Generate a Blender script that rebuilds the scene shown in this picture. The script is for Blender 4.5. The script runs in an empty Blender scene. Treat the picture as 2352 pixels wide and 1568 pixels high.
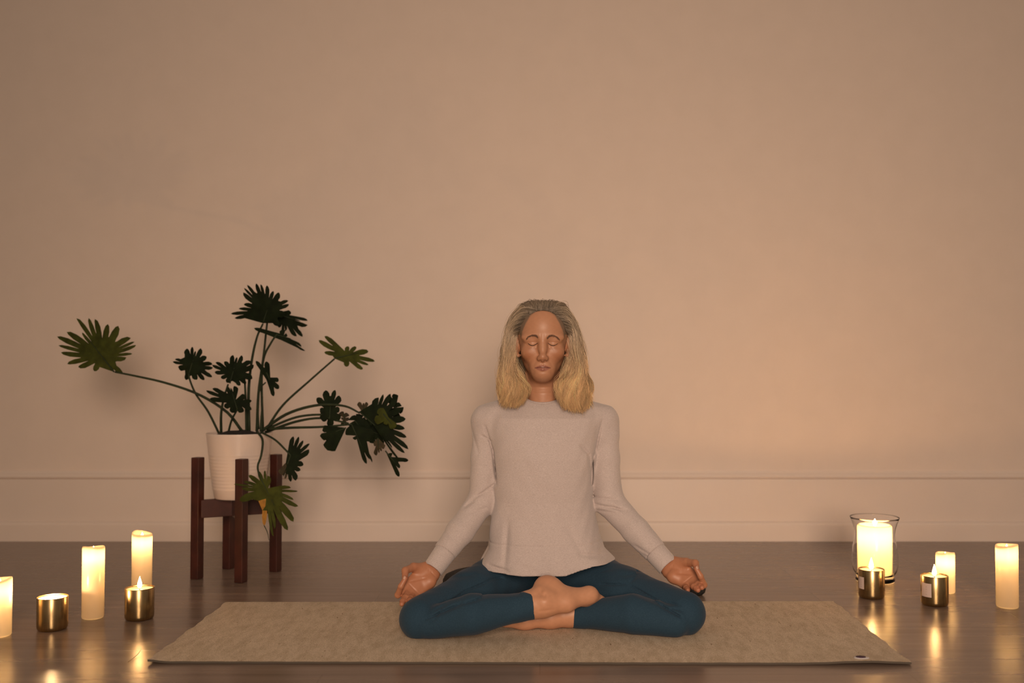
import bpy, bmesh, math, random
import numpy as np
from mathutils import Vector, Matrix

random.seed(7)
rng = np.random.default_rng(11)
scene = bpy.context.scene
COL = scene.collection

# ------------------------------------------------------------------ camera
FPX = 2287.0                      # focal length in pixels of the 2352 px wide frame (35 mm on 36 mm)
CAM = np.array([0.0, 0.0, 0.702])
PITCH = math.atan(63.0 / FPX)
CX, CY = 1240.0, 784.0
cam_data = bpy.data.cameras.new('camera')
cam = bpy.data.objects.new('camera', cam_data)
COL.objects.link(cam)
cam_data.sensor_width = 36.0
cam_data.lens = 36.0 * FPX / 2352.0
cam_data.shift_x = -(CX - 1176.0) / 2352.0
cam_data.clip_start = 0.05
cam.location = CAM
cam.rotation_euler = (math.pi / 2 + PITCH, 0, 0)
cam_data.dof.use_dof = True
cam_data.dof.focus_distance = 2.75
cam_data.dof.aperture_fstop = 2.2
scene.camera = cam

scene.view_settings.view_transform = 'Standard'
scene.view_settings.look = 'None'
scene.view_settings.gamma = 1.0
scene.view_settings.use_curve_mapping = False
scene.view_settings.exposure = 1.15

# ------------------------------------------------------------------ world and room light
world = bpy.data.worlds.new('dim_room')
scene.world = world
world.use_nodes = True
bg = world.node_tree.nodes['Background']
bg.inputs['Color'].default_value = (1.0, 0.77, 0.58, 1)
bg.inputs['Strength'].default_value = 0.09


def area(name, loc, target, sx, sy, power, color):
    l = bpy.data.lights.new(name, 'AREA')
    l.shape = 'RECTANGLE'
    l.size, l.size_y = sx, sy
    l.energy = power
    l.color = color
    o = bpy.data.objects.new(name, l)
    COL.objects.link(o)
    o.location = loc
    d = Vector(target) - Vector(loc)
    o.rotation_euler = d.to_track_quat('-Z', 'Y').to_euler()
    return o


# soft daylight from the tall window behind the camera
area('window_light', (0.25, -1.9, 1.5), (0.30, 4.0, 0.40), 1.1, 1.7, 17.5, (1.0, 0.735, 0.545)).data.spread = math.radians(82)


def P(px, py, Y):
    """photo pixel at depth Y -> world point"""
    x = (px - CX) / FPX
    v = -(py - CY) / FPX
    d = np.array([x, math.cos(PITCH) - v * math.sin(PITCH), math.sin(PITCH) + v * math.cos(PITCH)])
    return CAM + d * (Y / d[1])


def G(px, py, z=0.0):
    """photo pixel -> point on the horizontal plane z"""
    x = (px - CX) / FPX
    v = -(py - CY) / FPX
    d = np.array([x, math.cos(PITCH) - v * math.sin(PITCH), math.sin(PITCH) + v * math.cos(PITCH)])
    return CAM + d * ((z - CAM[2]) / d[2])


# ------------------------------------------------------------------ helpers
def link(o, parent=None):
    COL.objects.link(o)
    if parent is not None:
        o.parent = parent
    return o


def tag(o, label=None, cat=None, group=None, kind=None):
    if label:
        o['label'] = label
    if cat:
        o['category'] = cat
    if group:
        o['group'] = group
    if kind:
        o['kind'] = kind
    return o


def thing(name, label, cat, loc=(0, 0, 0), group=None):
    o = bpy.data.objects.new(name, None)
    o.empty_display_size = 0.05
    link(o)
    o.location = loc
    return tag(o, label, cat, group)


def obj(name, verts, faces, m, parent=None, smooth=True, cols=None, mats=None, fmat=None):
    """mesh object; vertices given in world space, moved into the parent's space"""
    v = np.asarray(verts, dtype=np.float64)
    if parent is not None:
        off = np.array(parent_loc(parent))
        v = v - off
    me = bpy.data.meshes.new(name)
    if isinstance(faces, np.ndarray) and faces.ndim == 2:
        n, k = faces.shape
        me.vertices.add(len(v))
        me.vertices.foreach_set('co', v.astype(np.float32).ravel())
        me.loops.add(n * k)
        me.loops.foreach_set('vertex_index', faces.astype(np.int32).ravel())
        me.polygons.add(n)
        me.polygons.foreach_set('loop_start', np.arange(0, n * k, k, dtype=np.int32))
        me.polygons.foreach_set('loop_total', np.full(n, k, dtype=np.int32))
        me.update(calc_edges=True)
    else:
        me.from_pydata([tuple(a) for a in v], [], [tuple(f) for f in faces])
    if smooth:
        me.polygons.foreach_set('use_smooth', np.ones(len(me.polygons), dtype=bool))
    if cols is not None:
        ca = me.color_attributes.new('Col', 'FLOAT_COLOR', 'POINT')
        c = np.ones((len(v), 4), dtype=np.float32)
        c[:, :3] = cols
        ca.data.foreach_set('color', c.ravel())
    for mm in (mats or [m]):
        me.materials.append(mm)
    if fmat is not None:
        me.polygons.foreach_set('material_index', np.asarray(fmat, dtype=np.int32))
    me.validate()
    me.update()
    o = bpy.data.objects.new(name, me)
    link(o, parent)
    return o


def parent_loc(p):
    t = np.zeros(3)
    while p is not None:
        t += np.array(p.location)
        p = p.parent
    return t


def bevel(o, w=0.003, seg=2):
    b = o.modifiers.new('bevel', 'BEVEL')
    b.width = w
    b.segments = seg
    b.limit_method = 'ANGLE'
    b.angle_limit = math.radians(40)
    return o


def box_geo(cx, cy, cz, sx, sy, sz, rot=0.0):
    v = []
    c, s = math.cos(rot), math.sin(rot)
    for dz in (-.5, .5):
        for dx, dy in ((-.5, -.5), (.5, -.5), (.5, .5), (-.5, .5)):
            x, y = dx * sx, dy * sy
            v.append((cx + x * c - y * s, cy + x * s + y * c, cz + dz * sz))
    f = [(0, 3, 2, 1), (4, 5, 6, 7), (0, 1, 5, 4), (1, 2, 6, 5), (2, 3, 7, 6), (3, 0, 4, 7)]
    return v, f


def lathe(profile, c, n=48, wob=None):
    """profile: list of (r, z); r=0 at an end closes it"""
    v, f, rings = [], [], []
    for i, (r, z) in enumerate(profile):
        if r <= 1e-6:
            rings.append([len(v)])
            v.append((c[0], c[1], c[2] + z))
        else:
            ring = []
            for k in range(n):
                a = 2 * math.pi * k / n
                dz = wob(a, i) if wob else 0.0
                ring.append(len(v))
                v.append((c[0] + r * math.cos(a), c[1] + r * math.sin(a), c[2] + z + dz))
            rings.append(ring)
    for a, b in zip(rings[:-1], rings[1:]):
        if len(a) == 1 and len(b) == 1:
            continue
        for k in range(n):
            k2 = (k + 1) % n
            if len(a) == 1:
                f.append((a[0], b[k2], b[k]))
            elif len(b) == 1:
                f.append((a[k], a[k2], b[0]))
            else:
                f.append((a[k], a[k2], b[k2], b[k]))
    return v, f


def catmull(pts, n):
    p = np.asarray(pts, dtype=float)
    m = len(p)
    if m == 2:
        t = np.linspace(0, 1, n)[:, None]
        return p[0] * (1 - t) + p[1] * t
    e = np.vstack([2 * p[0] - p[1], p, 2 * p[-1] - p[-2]])
    u = np.linspace(0, m - 1 - 1e-9, n)
    i = u.astype(int)
    t = (u - i)[:, None]
    a, b, c, d = e[i], e[i + 1], e[i + 2], e[i + 3]
    return 0.5 * (2 * b + (c - a) * t + (2 * a - 5 * b + 4 * c - d) * t ** 2 + (3 * b - a - 3 * c + d) * t ** 3)


def tube(pts, rad, n=10, caps=True, flat=None):
    """tube along points; rad scalar or list; flat = (axis, factor) squash"""
    p = np.asarray(pts, dtype=float)
    r = np.full(len(p), rad) if np.isscalar(rad) else np.asarray(rad, dtype=float)
    t = np.gradient(p, axis=0)
    t /= np.linalg.norm(t, axis=1)[:, None] + 1e-12
    up = np.array([0, 0, 1.0]) if abs(t[0][2]) < 0.9 else np.array([1.0, 0, 0])
    u = np.cross(t[0], up)
    u /= np.linalg.norm(u)
    v, f = [], []
    for i in range(len(p)):
        u = u - t[i] * np.dot(u, t[i])
        u /= np.linalg.norm(u)
        w = np.cross(t[i], u)
        for k in range(n):
            a = 2 * math.pi * k / n
            off = (u * math.cos(a) + w * math.sin(a)) * r[i]
            if flat is not None:
                ax = np.asarray(flat[0], dtype=float)
                off = off - ax * np.dot(off, ax) * (1 - flat[1])
            v.append(p[i] + off)
    for i in range(len(p) - 1):
        for k in range(n):
            k2 = (k + 1) % n
            f.append((i * n + k, (i + 1) * n + k, (i + 1) * n + k2, i * n + k2))
    if caps:
        f.append(tuple(range(n)))
        f.append(tuple(reversed(range((len(p) - 1) * n, len(p) * n))))
    return v, f


# ------------------------------------------------------------------ materials
def new_mat(name):
    m = bpy.data.materials.new(name)
    m.use_nodes = True
    nt = m.node_tree
    return m, nt, nt.nodes['Principled BSDF']


def S(b, **kw):
    for k, val in kw.items():
        k = k.replace('_', ' ')
        if k in b.inputs:
            b.inputs[k].default_value = val


def nd(nt, typ, **kw):
    n = nt.nodes.new(typ)
    for k, val in kw.items():
        if k in n.inputs:
            n.inputs[k].default_value = val
        else:
            setattr(n, k, val)
    return n


def noise_mix(nt, scale, c1, c2, detail=4, vec=None, mscale=None, lo=0.35, hi=0.65):
    """returns colour socket mixing c1..c2 by noise"""
    tc = nd(nt, 'ShaderNodeTexCoord')
    src = tc.outputs['Object']
    if mscale is not None:
        mp = nd(nt, 'ShaderNodeMapping')
        mp.inputs['Scale'].default_value = mscale
        nt.links.new(src, mp.inputs['Vector'])
        src = mp.outputs['Vector']
    nz = nd(nt, 'ShaderNodeTexNoise')
    nz.inputs['Scale'].default_value = scale
    nz.inputs['Detail'].default_value = detail
    nt.links.new(src, nz.inputs['Vector'])
    rp = nd(nt, 'ShaderNodeValToRGB')
    rp.color_ramp.elements[0].position = lo
    rp.color_ramp.elements[1].position = hi
    rp.color_ramp.elements[0].color = (*c1, 1)
    rp.color_ramp.elements[1].color = (*c2, 1)
    nt.links.new(nz.outputs['Fac'], rp.inputs['Fac'])
    return rp.outputs['Color'], nz.outputs['Fac'], src


def add_bump(nt, b, height, strength=0.2, dist=0.002):
    bp = nd(nt, 'ShaderNodeBump')
    bp.inputs['Strength'].default_value = strength
    bp.inputs['Distance'].default_value = dist
    nt.links.new(height, bp.inputs['Height'])
    nt.links.new(bp.outputs['Normal'], b.inputs['Normal'])
    return bp


def simple(name, col, rough=0.6, metal=0.0, noise=None, **kw):
    m, nt, b = new_mat(name)
    S(b, Base_Color=(*col, 1), Roughness=rough, Metallic=metal, **kw)
    if noise:
        sc, amt, bs = noise
        c, f, _ = noise_mix(nt, sc, tuple(x * (1 - amt) for x in col), tuple(min(1, x * (1 + amt)) for x in col))
        nt.links.new(c, b.inputs['Base Color'])
        if bs:
            add_bump(nt, b, f, bs)
    return m


M = {}
# painted wall and trim
M['wall'] = simple('wall_paint', (0.72, 0.605, 0.53), 0.85, noise=(9.0, 0.012, 0.03))
M['trim'] = simple('trim_paint', (0.73, 0.62, 0.55), 0.45, noise=(6.0, 0.012, 0.0))

# dark laminate floor: board grain and hairline joints in the material
m, nt, b = new_mat('floor_laminate')
c1, f1, src = noise_mix(nt, 3.0, (0.165, 0.117, 0.090), (0.230, 0.168, 0.134), 6, mscale=(0.6, 9.0, 1.0), lo=0.3, hi=0.7)
br = nd(nt, 'ShaderNodeTexBrick')
br.offset = 0.37
br.inputs['Color1'].default_value = (0.93, 0.93, 0.93, 1)
br.inputs['Color2'].default_value = (1.06, 1.05, 1.04, 1)
br.inputs['Mortar'].default_value = (0.72, 0.72, 0.72, 1)
br.inputs['Scale'].default_value = 1.0
br.inputs['Brick Width'].default_value = 1.35
br.inputs['Row Height'].default_value = 0.21
br.inputs['Mortar Size'].default_value = 0.0012
tc = nd(nt, 'ShaderNodeTexCoord')
nt.links.new(tc.outputs['Object'], br.inputs['Vector'])
mx = nd(nt, 'ShaderNodeMixRGB', blend_type='MULTIPLY')
mx.inputs['Fac'].default_value = 1.0
nt.links.new(c1, mx.inputs['Color1'])
nt.links.new(br.outputs['Color'], mx.inputs['Color2'])
nt.links.new(mx.outputs['Color'], b.inputs['Base Color'])
S(b, Roughness=0.27, Specular_IOR_Level=0.5)
rr = nd(nt, 'ShaderNodeMapRange')
rr.inputs['To Min'].default_value = 0.21
rr.inputs['To Max'].default_value = 0.31
nt.links.new(f1, rr.inputs['Value'])
nt.links.new(rr.outputs['Result'], b.inputs['Roughness'])
add_bump(nt, b, br.outputs['Fac'], 0.15, -0.0008)
M['floor'] = m

# woven jute mat
m, nt, b = new_mat('jute_weave')
c1, f1, src = noise_mix(nt, 900.0, (0.42, 0.335, 0.245), (0.70, 0.58, 0.45), 2, mscale=(1.0, 0.25, 1.0), lo=0.3, hi=0.7)
c2, f2, _ = noise_mix(nt, 60.0, (0.86, 0.84, 0.80), (1.05, 1.05, 1.05), 5, mscale=(1.0, 0.3, 1.0), lo=0.3, hi=0.6)
c3, f3, _ = noise_mix(nt, 170.0, (0.45, 0.38, 0.30), (1, 1, 1), 2, mscale=(1.0, 0.22, 1.0), lo=0.25, hi=0.31)
mx = nd(nt, 'ShaderNodeMixRGB', blend_type='MULTIPLY')
mx.inputs['Fac'].default_value = 1.0
nt.links.new(c1, mx.inputs['Color1'])
nt.links.new(c2, mx.inputs['Color2'])
mx2 = nd(nt, 'ShaderNodeMixRGB', blend_type='MULTIPLY')
mx2.inputs['Fac'].default_value = 1.0
nt.links.new(mx.outputs['Color'], mx2.inputs['Color1'])
nt.links.new(c3, mx2.inputs['Color2'])
nt.links.new(mx2.outputs['Color'], b.inputs['Base Color'])
S(b, Roughness=0.95, Specular_IOR_Level=0.15)
add_bump(nt, b, f1, 0.6, 0.0012)
M['jute'] = m
M['mat_back'] = simple('mat_rubber', (0.08, 0.065, 0.05), 0.9)
M['patch_white'] = simple('patch_white', (0.62, 0.58, 0.58), 0.8)
M['patch_plum'] = simple('patch_plum', (0.045, 0.015, 0.04), 0.7)

M['walnut'] = simple('red_brown_wood', (0.048, 0.011, 0.0065), 0.42, noise=(14.0, 0.3, 0.0))
M['pot'] = simple('white_ceramic', (0.72, 0.60, 0.53), 0.28, noise=(5.0, 0.02, 0.0))
M['soil'] = simple('soil', (0.012, 0.009, 0.006), 0.95, noise=(120.0, 0.5, 0.6))
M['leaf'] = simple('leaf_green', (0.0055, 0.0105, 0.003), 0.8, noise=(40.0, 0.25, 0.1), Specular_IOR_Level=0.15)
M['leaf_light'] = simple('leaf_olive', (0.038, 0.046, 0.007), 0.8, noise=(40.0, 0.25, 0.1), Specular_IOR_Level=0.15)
M['leaf_brown'] = simple('leaf_browned', (0.034, 0.024, 0.008), 0.85, noise=(60.0, 0.4, 0.1))
M['leaf_yellow'] = simple('leaf_yellowed', (0.27, 0.125, 0.010), 0.7, noise=(60.0, 0.25, 0.1))
M['petiole'] = simple('petiole_green', (0.012, 0.022, 0.005), 0.8, noise=(50.0, 0.25, 0.0))
M['cushion'] = simple('charcoal_cloth', (0.022, 0.020, 0.020), 0.95, noise=(300.0, 0.35, 0.3))
M['pebble'] = simple('dark_stone', (0.018, 0.018, 0.018), 0.6, noise=(260.0, 0.7, 0.2))
M['straw'] = simple('straw_fibre', (0.16, 0.10, 0.05), 0.9)
M['wick'] = simple('charred_wick', (0.01, 0.008, 0.006), 0.9)
M['sticker'] = simple('paper_label', (0.66, 0.52, 0.46), 0.7)
M['sticker_print'] = simple('label_print', (0.25, 0.17, 0.12), 0.7)
# brushed brass
m, nt, b = new_mat('brushed_brass')
S(b, Base_Color=(0.62, 0.43, 0.19, 1), Metallic=1.0, Roughness=0.27)
c1, f1, _ = noise_mix(nt, 40.0, (0.36, 0.25, 0.115), (0.46, 0.335, 0.17), 3, mscale=(6, 6, 0.4))
nt.links.new(c1, b.inputs['Base Color'])
M['brass'] = m


def wax_mat(name, col, tr):
    """wax wall that lets the light inside shine through"""
    m = bpy.data.materials.new(name)
    m.use_nodes = True
    nt = m.node_tree
    nt.nodes.remove(nt.nodes['Principled BSDF'])
    out = nt.nodes['Material Output']
    d = nd(nt, 'ShaderNodeBsdfDiffuse')
    d.inputs['Color'].default_value = (*col, 1)
    t = nd(nt, 'ShaderNodeBsdfTranslucent')
    t.inputs['Color'].default_value = (*tr, 1)
    g = nd(nt, 'ShaderNodeBsdfGlossy')
    g.inputs['Roughness'].default_value = 0.25
    a = nd(nt, 'ShaderNodeMixShader')
    a.inputs['Fac'].default_value = 0.5
    nt.links.new(d.outputs[0], a.inputs[1])
    nt.links.new(t.outputs[0], a.inputs[2])
    fr = nd(nt, 'ShaderNodeFresnel')
    fr.inputs['IOR'].default_value = 1.4
    s = nd(nt, 'ShaderNodeMixShader')
    nt.links.new(fr.outputs[0], s.inputs['Fac'])
    nt.links.new(a.outputs[0], s.inputs[1])
    nt.links.new(g.outputs[0], s.inputs[2])
    nt.links.new(s.outputs[0], out.inputs['Surface'])
    return m


M['wax'] = wax_mat('ivory_wax', (0.46, 0.39, 0.32), (0.95, 0.76, 0.48))
M['wax_cup'] = wax_mat('soft_wax', (0.80, 0.72, 0.60), (0.95, 0.75, 0.45))


def emit(name, col, st):
    m = bpy.data.materials.new(name)
    m.use_nodes = True
    nt = m.node_tree
    nt.nodes.remove(nt.nodes['Principled BSDF'])
    e = nd(nt, 'ShaderNodeEmission')
    e.inputs['Color'].default_value = (*col, 1)
    e.inputs['Strength'].default_value = st
    nt.links.new(e.outputs[0], nt.nodes['Material Output'].inputs['Surface'])
    return m


M['flame'] = emit('flame', (1.0, 0.52, 0.18), 80.0)
M['led'] = emit('led_glow', (1.0, 0.62, 0.26), 30.0)
# clear glass
m, nt, b = new_mat('clear_glass')
S(b, Base_Color=(1, 1, 1, 1), Roughness=0.02, Transmission_Weight=1.0, IOR=1.20)
M['glass'] = m
# ------------------------------------------------------------------ the room
WALL_Y = 4.105
v = [(-5, -3, 0), (5, -3, 0), (5, WALL_Y, 0), (-5, WALL_Y, 0)]
tag(obj('floor', v, [(0, 1, 2, 3)], M['floor'], smooth=False),
    'dark grey-brown laminate floor with soft sheen under the mat and candles', 'floor', kind='structure')
v, f = box_geo(0, WALL_Y + 0.05, 1.6, 10, 0.1, 3.2)
tag(obj('wall_back', v, f, M['wall'], smooth=False),
    'plain beige painted wall behind the seated woman', 'wall', kind='structure')
prof = [(0.030, 0.0), (0.030, 0.066), (0.027, 0.074), (0.021, 0.079), (0.018, 0.081), (0.018, 0.2515),
        (0.0085, 0.2525), (0.0085, 0.2565), (0.020, 0.2572), (0.021, 0.262), (0.016, 0.270), (0.009, 0.277), (0.006, 0.284), (0.0, 0.284)]
v, f = [], []
for x in (-5, 5):
    for (d, z) in prof:
        v.append((x, WALL_Y - d, z))
n = len(prof)
for i in range(n - 1):
    f.append((i, n + i, n + i + 1, i + 1))
tag(obj('baseboard_back', v, f, M['trim'], smooth=False),
    'tall beige moulded skirting board running along the wall', 'baseboard', kind='structure')

# ------------------------------------------------------------------ yoga mat
mat_thing = thing('yoga_mat', 'long beige woven jute yoga mat under the seated woman', 'yoga mat', tuple(G(1215, 1450)))
BL, BR, FR, FL = G(520, 1382, 0.006), G(1915, 1380, 0.006), G(2092, 1522, 0.006), G(337, 1518, 0.006)
NX, NY, TH = 120, 40, 0.006
top, bot = [], []
for j in range(NY + 1):
    w = j / NY
    for i in range(NX + 1):
        u = i / NX
        p = (FL * (1 - u) + FR * u) * (1 - w) + (BL * (1 - u) + BR * u) * w
        lift = 0.0
        ex = min(u, 1 - u) * 1.83
        ey = min(w, 1 - w) * 0.61
        lift += 0.0045 * math.exp(-((u * 1.83) / 0.03) ** 2 - ((w * 0.61) / 0.05) ** 2)
        lift += 0.005 * math.exp(-(((1 - u) * 1.83 - 0.10) / 0.10) ** 2 - ((w * 0.61) / 0.05) ** 2)
        wob = 0.0022 * math.sin(w * 23 + 1) + 0.0016 * math.sin(w * 51) if i in (0, NX) else 0.0
        wob2 = 0.0008 * math.sin(u * 160) if j in (0, NY) else 0.0
        top.append((p[0] + wob, p[1] + wob2, TH + lift))
        bot.append((p[0] + wob, p[1] + wob2, 0.0008 + lift))
nv = len(top)
v = top + bot
f, fm = [], []
for j in range(NY):
    for i in range(NX):
        a = j * (NX + 1) + i
        f.append((a, a + 1, a + NX + 2, a + NX + 1)); fm.append(0)
        f.append((nv + a, nv + a + NX + 1, nv + a + NX + 2, nv + a + 1)); fm.append(1)
edge = [i for i in range(NX + 1)] + [j * (NX + 1) + NX for j in range(1, NY + 1)] \
    + [NY * (NX + 1) + i for i in range(NX - 1, -1, -1)] + [j * (NX + 1) for j in range(NY - 1, 0, -1)]
for a, b_ in zip(edge, edge[1:] + edge[:1]):
    f.append((a, nv + a, nv + b_, b_)); fm.append(1)
obj('mat_body', v, f, None, mat_thing, smooth=False, mats=[M['jute'], M['mat_back']], fmat=fm)


def disc(c, rx, ry, z, m, name, parent, n=32, h=0.0012):
    v = [(c[0], c[1], z + h)]
    for ring_z, s in ((z + h, 0.96), (z + h * 0.5, 1.0), (z - h * 3, 1.0)):
        for k in range(n):
            a = 2 * math.pi * k / n
            v.append((c[0] + rx * s * math.cos(a), c[1] + ry * s * math.sin(a), ring_z))
    f = [(0, 1 + k, 1 + (k + 1) % n) for k in range(n)]
    for r in range(2):
        for k in range(n):
            a, b_ = 1 + r * n + k, 1 + r * n + (k + 1) % n
            f.append((a, a + n, b_ + n, b_))
    return obj(name, v, f, m, parent)


c = G(1979, 1509, 0.011)
pt = disc(c, 0.018, 0.014, 0.0098, M['patch_white'], 'label_patch', mat_thing)
pt['label'] = 'white round brand patch'
disc(c + np.array([-0.001, 0.003, 0]), 0.0120, 0.0088, 0.0110, M['patch_plum'], 'emblem', pt)['label'] = 'dark plum oval emblem'

# loose fibre on the floor by the mat corner
a, b_ = G(294, 1520, 0.001), G(324, 1496, 0.001)
mid = (a + b_) / 2 + np.array([0.004, 0.004, 0.003])
v, f = tube(catmull([a, mid, b_ + np.array([0, 0, 0.006])], 14), 0.0007, 6)
tag(obj('loose_fibre', v, f, M['straw']), 'thin loose fibre on the floor by the left corner of the mat', 'fibre')

# ------------------------------------------------------------------ cushion and stone
cu = np.array([0.0, 3.045, 0.0072])
prof = [(0, 0.0), (0.25, 0.0), (0.280, 0.010), (0.294, 0.030), (0.295, 0.055), (0.287, 0.070), (0.266, 0.079), (0.225, 0.079), (0.175, 0.055), (0.11, 0.026), (0, 0.022)]
v, f = lathe(prof, cu, 64)
v = [(x, cu[1] + (y - cu[1]) * 0.50, z) for x, y, z in v]
cush = thing('meditation_cushion', 'flat oval charcoal cushion dented under the seated woman, just showing behind her thigh', 'cushion', tuple(cu))
obj('cushion_cover', v, f, M['cushion'], cush)
ring = [(cu[0] + 0.296 * math.cos(t), cu[1] + 0.148 * math.sin(t), cu[2] + 0.043) for t in np.linspace(0, 2 * math.pi, 65)]
v, f = tube(ring, 0.0025, 6, caps=False)
obj('piping', v, f, M['cushion'], cush)

st = G(1602, 1369, 0.0)
prof = [(0, 0.0), (0.018, 0.001), (0.026, 0.008), (0.029, 0.018), (0.0285, 0.027), (0.022, 0.035), (0.010, 0.0385), (0, 0.039)]
v, f = lathe(prof, (st[0], st[1] + 0.02, 0.0), 32)
tag(obj('dark_stone', v, f, M['pebble']), 'small dark rounded stone on the floor behind her raised left fingers', 'stone')


# ------------------------------------------------------------------ candles
def point_light(name, loc, power, col, rad, parent):
    l = bpy.data.lights.new(name, 'POINT')
    l.energy = power
    l.color = col
    l.shadow_soft_size = rad
    o = bpy.data.objects.new(name, l)
    link(o, parent)
    o.location = np.array(loc) - parent_loc(parent)
    return o


def pillar(base, r, h, label, phase, tilt, power=0.13, amp=0.0035):
    t = thing('pillar_candle', label, 'candle', (base[0], base[1], 0.0), 'glowing ivory pillar candles')
    rw = r - 0.0045

    def wob(a, i):
        if i in (5, 6, 7, 8, 9):
            return amp * (math.sin(a + phase) + 0.45 * math.sin(2 * a + phase * 1.7)) + tilt * math.cos(a)
        return 0.0
    prof = [(0, 0.0), (r - 0.004, 0.0), (r - 0.001, 0.002), (r, 0.006), (r, h * 0.5), (r, h - 0.004), (r - 0.0012, h - 0.001),
            (r - 0.003, h), (rw - 0.001, h - 0.003), (rw - 0.002, h - 0.012), (0.008, h - 0.016), (0, h - 0.016)]
    v, f = lathe(prof, (base[0], base[1], 0.0), 40, wob)
    obj('wax_body', v, f, M['wax'], t)
    c = (base[0], base[1], h - 0.022)
    point_light('glow', (c[0], c[1], h - 0.030), power, (1.0, 0.66, 0.34), 0.006, t)
    prof = [(0, 0.0), (0.003, 0.001), (0.0042, 0.006), (0.003, 0.013), (0, 0.019)]
    v, f = lathe(prof, (base[0], base[1], h - 0.018), 14)
    obj('flame_tip', v, f, M['led'], t)
    return t


def base_of(px, py, r):
    g = G(px, py)
    d = np.array([g[0], g[1], 0.0])
    return g + d / np.linalg.norm(d) * r


pillar(base_of(-2, 1466, 0.030), 0.030, 0.149, 'shortest glowing ivory pillar candle, cut by the left picture edge', 1.0, 0.0)
pillar(base_of(213, 1424, 0.030), 0.030, 0.201, 'glowing ivory pillar candle standing between the two left brass cups', 3.6, 0.002)
pillar(base_of(325, 1386, 0.030), 0.0295, 0.207, 'tall glowing ivory pillar candle behind the brass cup near the mat corner', 5.2, -0.001)
pillar(base_of(2172, 1364, 0.029), 0.029, 0.125, 'short glowing ivory pillar candle behind the right brass cup', 2.4, -0.002)
pillar(base_of(2314, 1399, 0.031), 0.0315, 0.184, 'glowing ivory pillar candle at the far right edge', 2.0, -0.001)


def flame(c, h, t):
    prof = [(0, 0.0), (0.0030, 0.06), (0.0046, 0.2), (0.0044, 0.38), (0.0030, 0.6), (0.0014, 0.82), (0, 1.0)]
    v, f = lathe([(r * h / 0.026, z * h) for r, z in prof], c, 16)
    return obj('flame', v, f, M['flame'], t)


def cup(px, py, label, sticker=None, power=0.55, fl=0.026, r=0.0392, h=0.088):
    b = base_of(px, py, r - 0.006)
    t = thing('brass_candle', label, 'candle', (b[0], b[1], 0.0), 'candles in brass cups')
    b0 = (b[0], b[1], 0.0)
    prof = [(0, 0.001), (r - 0.007, 0.001), (r - 0.006, 0.0), (r - 0.003, 0.002), (r - 0.0008, 0.006), (r, 0.012), (r, h - 0.001), (r - 0.0006, h),
            (r - 0.0012, h - 0.001), (r - 0.0014, 0.02), (0, 0.02)]
    v, f = lathe(prof, b0, 56)
    obj('cup', v, f, M['brass'], t)
    hw = h - 0.0045
    prof = [(0, hw - 0.003), (r * 0.6, hw - 0.0025), (r - 0.005, hw - 0.001), (r - 0.0016, hw + 0.0015), (r - 0.0016, 0.021)]
    v, f = lathe(list(reversed(prof)), b0, 48)
    obj('wax', v, f, M['wax_cup'], t)
    v, f = tube([(b[0], b[1], hw - 0.004), (b[0] + 0.0008, b[1], hw + 0.003), (b[0] + 0.0005, b[1], hw + 0.006)], 0.0008, 6)
    obj('wick', v, f, M['wick'], t)
    flame((b[0], b[1], hw + 0.0025), fl, t)
    point_light('flame_light', (b[0], b[1], hw + 0.009), power, (1.0, 0.58, 0.25), 0.005, t)
    if sticker:
        a0, a1, z0, z1 = sticker
        vv, ff = [], []
        n = 10
        for i in range(n + 1):
            a = math.radians(a0 + (a1 - a0) * i / n)
            for z in (z0, z1):
                for rr in (r + 0.0001, r + 0.0007):
                    vv.append((b[0] + rr * math.cos(a), b[1] + rr * math.sin(a), z))
        for i in range(n):
            k = i * 4
            ff += [(k + 1, k + 5, k + 7, k + 3), (k + 3, k + 7, k + 6, k + 2), (k, k + 4, k + 5, k + 1)]
        ff += [(0, 1, 3, 2), (4 * n + 1, 4 * n, 4 * n + 2, 4 * n + 3)]
        s = obj('label', vv, ff, M['sticker'], t, smooth=False)
        s['label'] = 'pale paper label on the side'
        for q in range(4):
            zz = z0 + (z1 - z0) * (0.2 + 0.18 * q)
            am = math.radians(a0 + (a1 - a0) * 0.55)
            pts = [(b[0] + (r + 0.0007) * math.cos(am + d), b[1] + (r + 0.0007) * math.sin(am + d), zz) for d in np.linspace(-0.05, 0.05 - 0.02 * (q % 2), 4)]
            vv2, ff2 = tube(pts, 0.00035, 4)
            obj('print_line', vv2, ff2, M['sticker_print'], s)
    return t


cup(120, 1451, 'brass candle cup farthest left, its flame hidden below the rim', power=1.8, fl=0.007)
cup(320, 1427, 'brass candle cup in front of the tall pillar candle near the mat corner', power=3.4, fl=0.033)
cup(2002, 1377, 'brass candle cup standing in front of the glass hurricane', sticker=(185, 218, 0.030, 0.066), power=3.4, fl=0.036)
cup(2147, 1394, 'brass candle cup with a pale label in front of the short pillar candle', sticker=(186, 236, 0.028, 0.068), power=3.0, fl=0.034)

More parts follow.
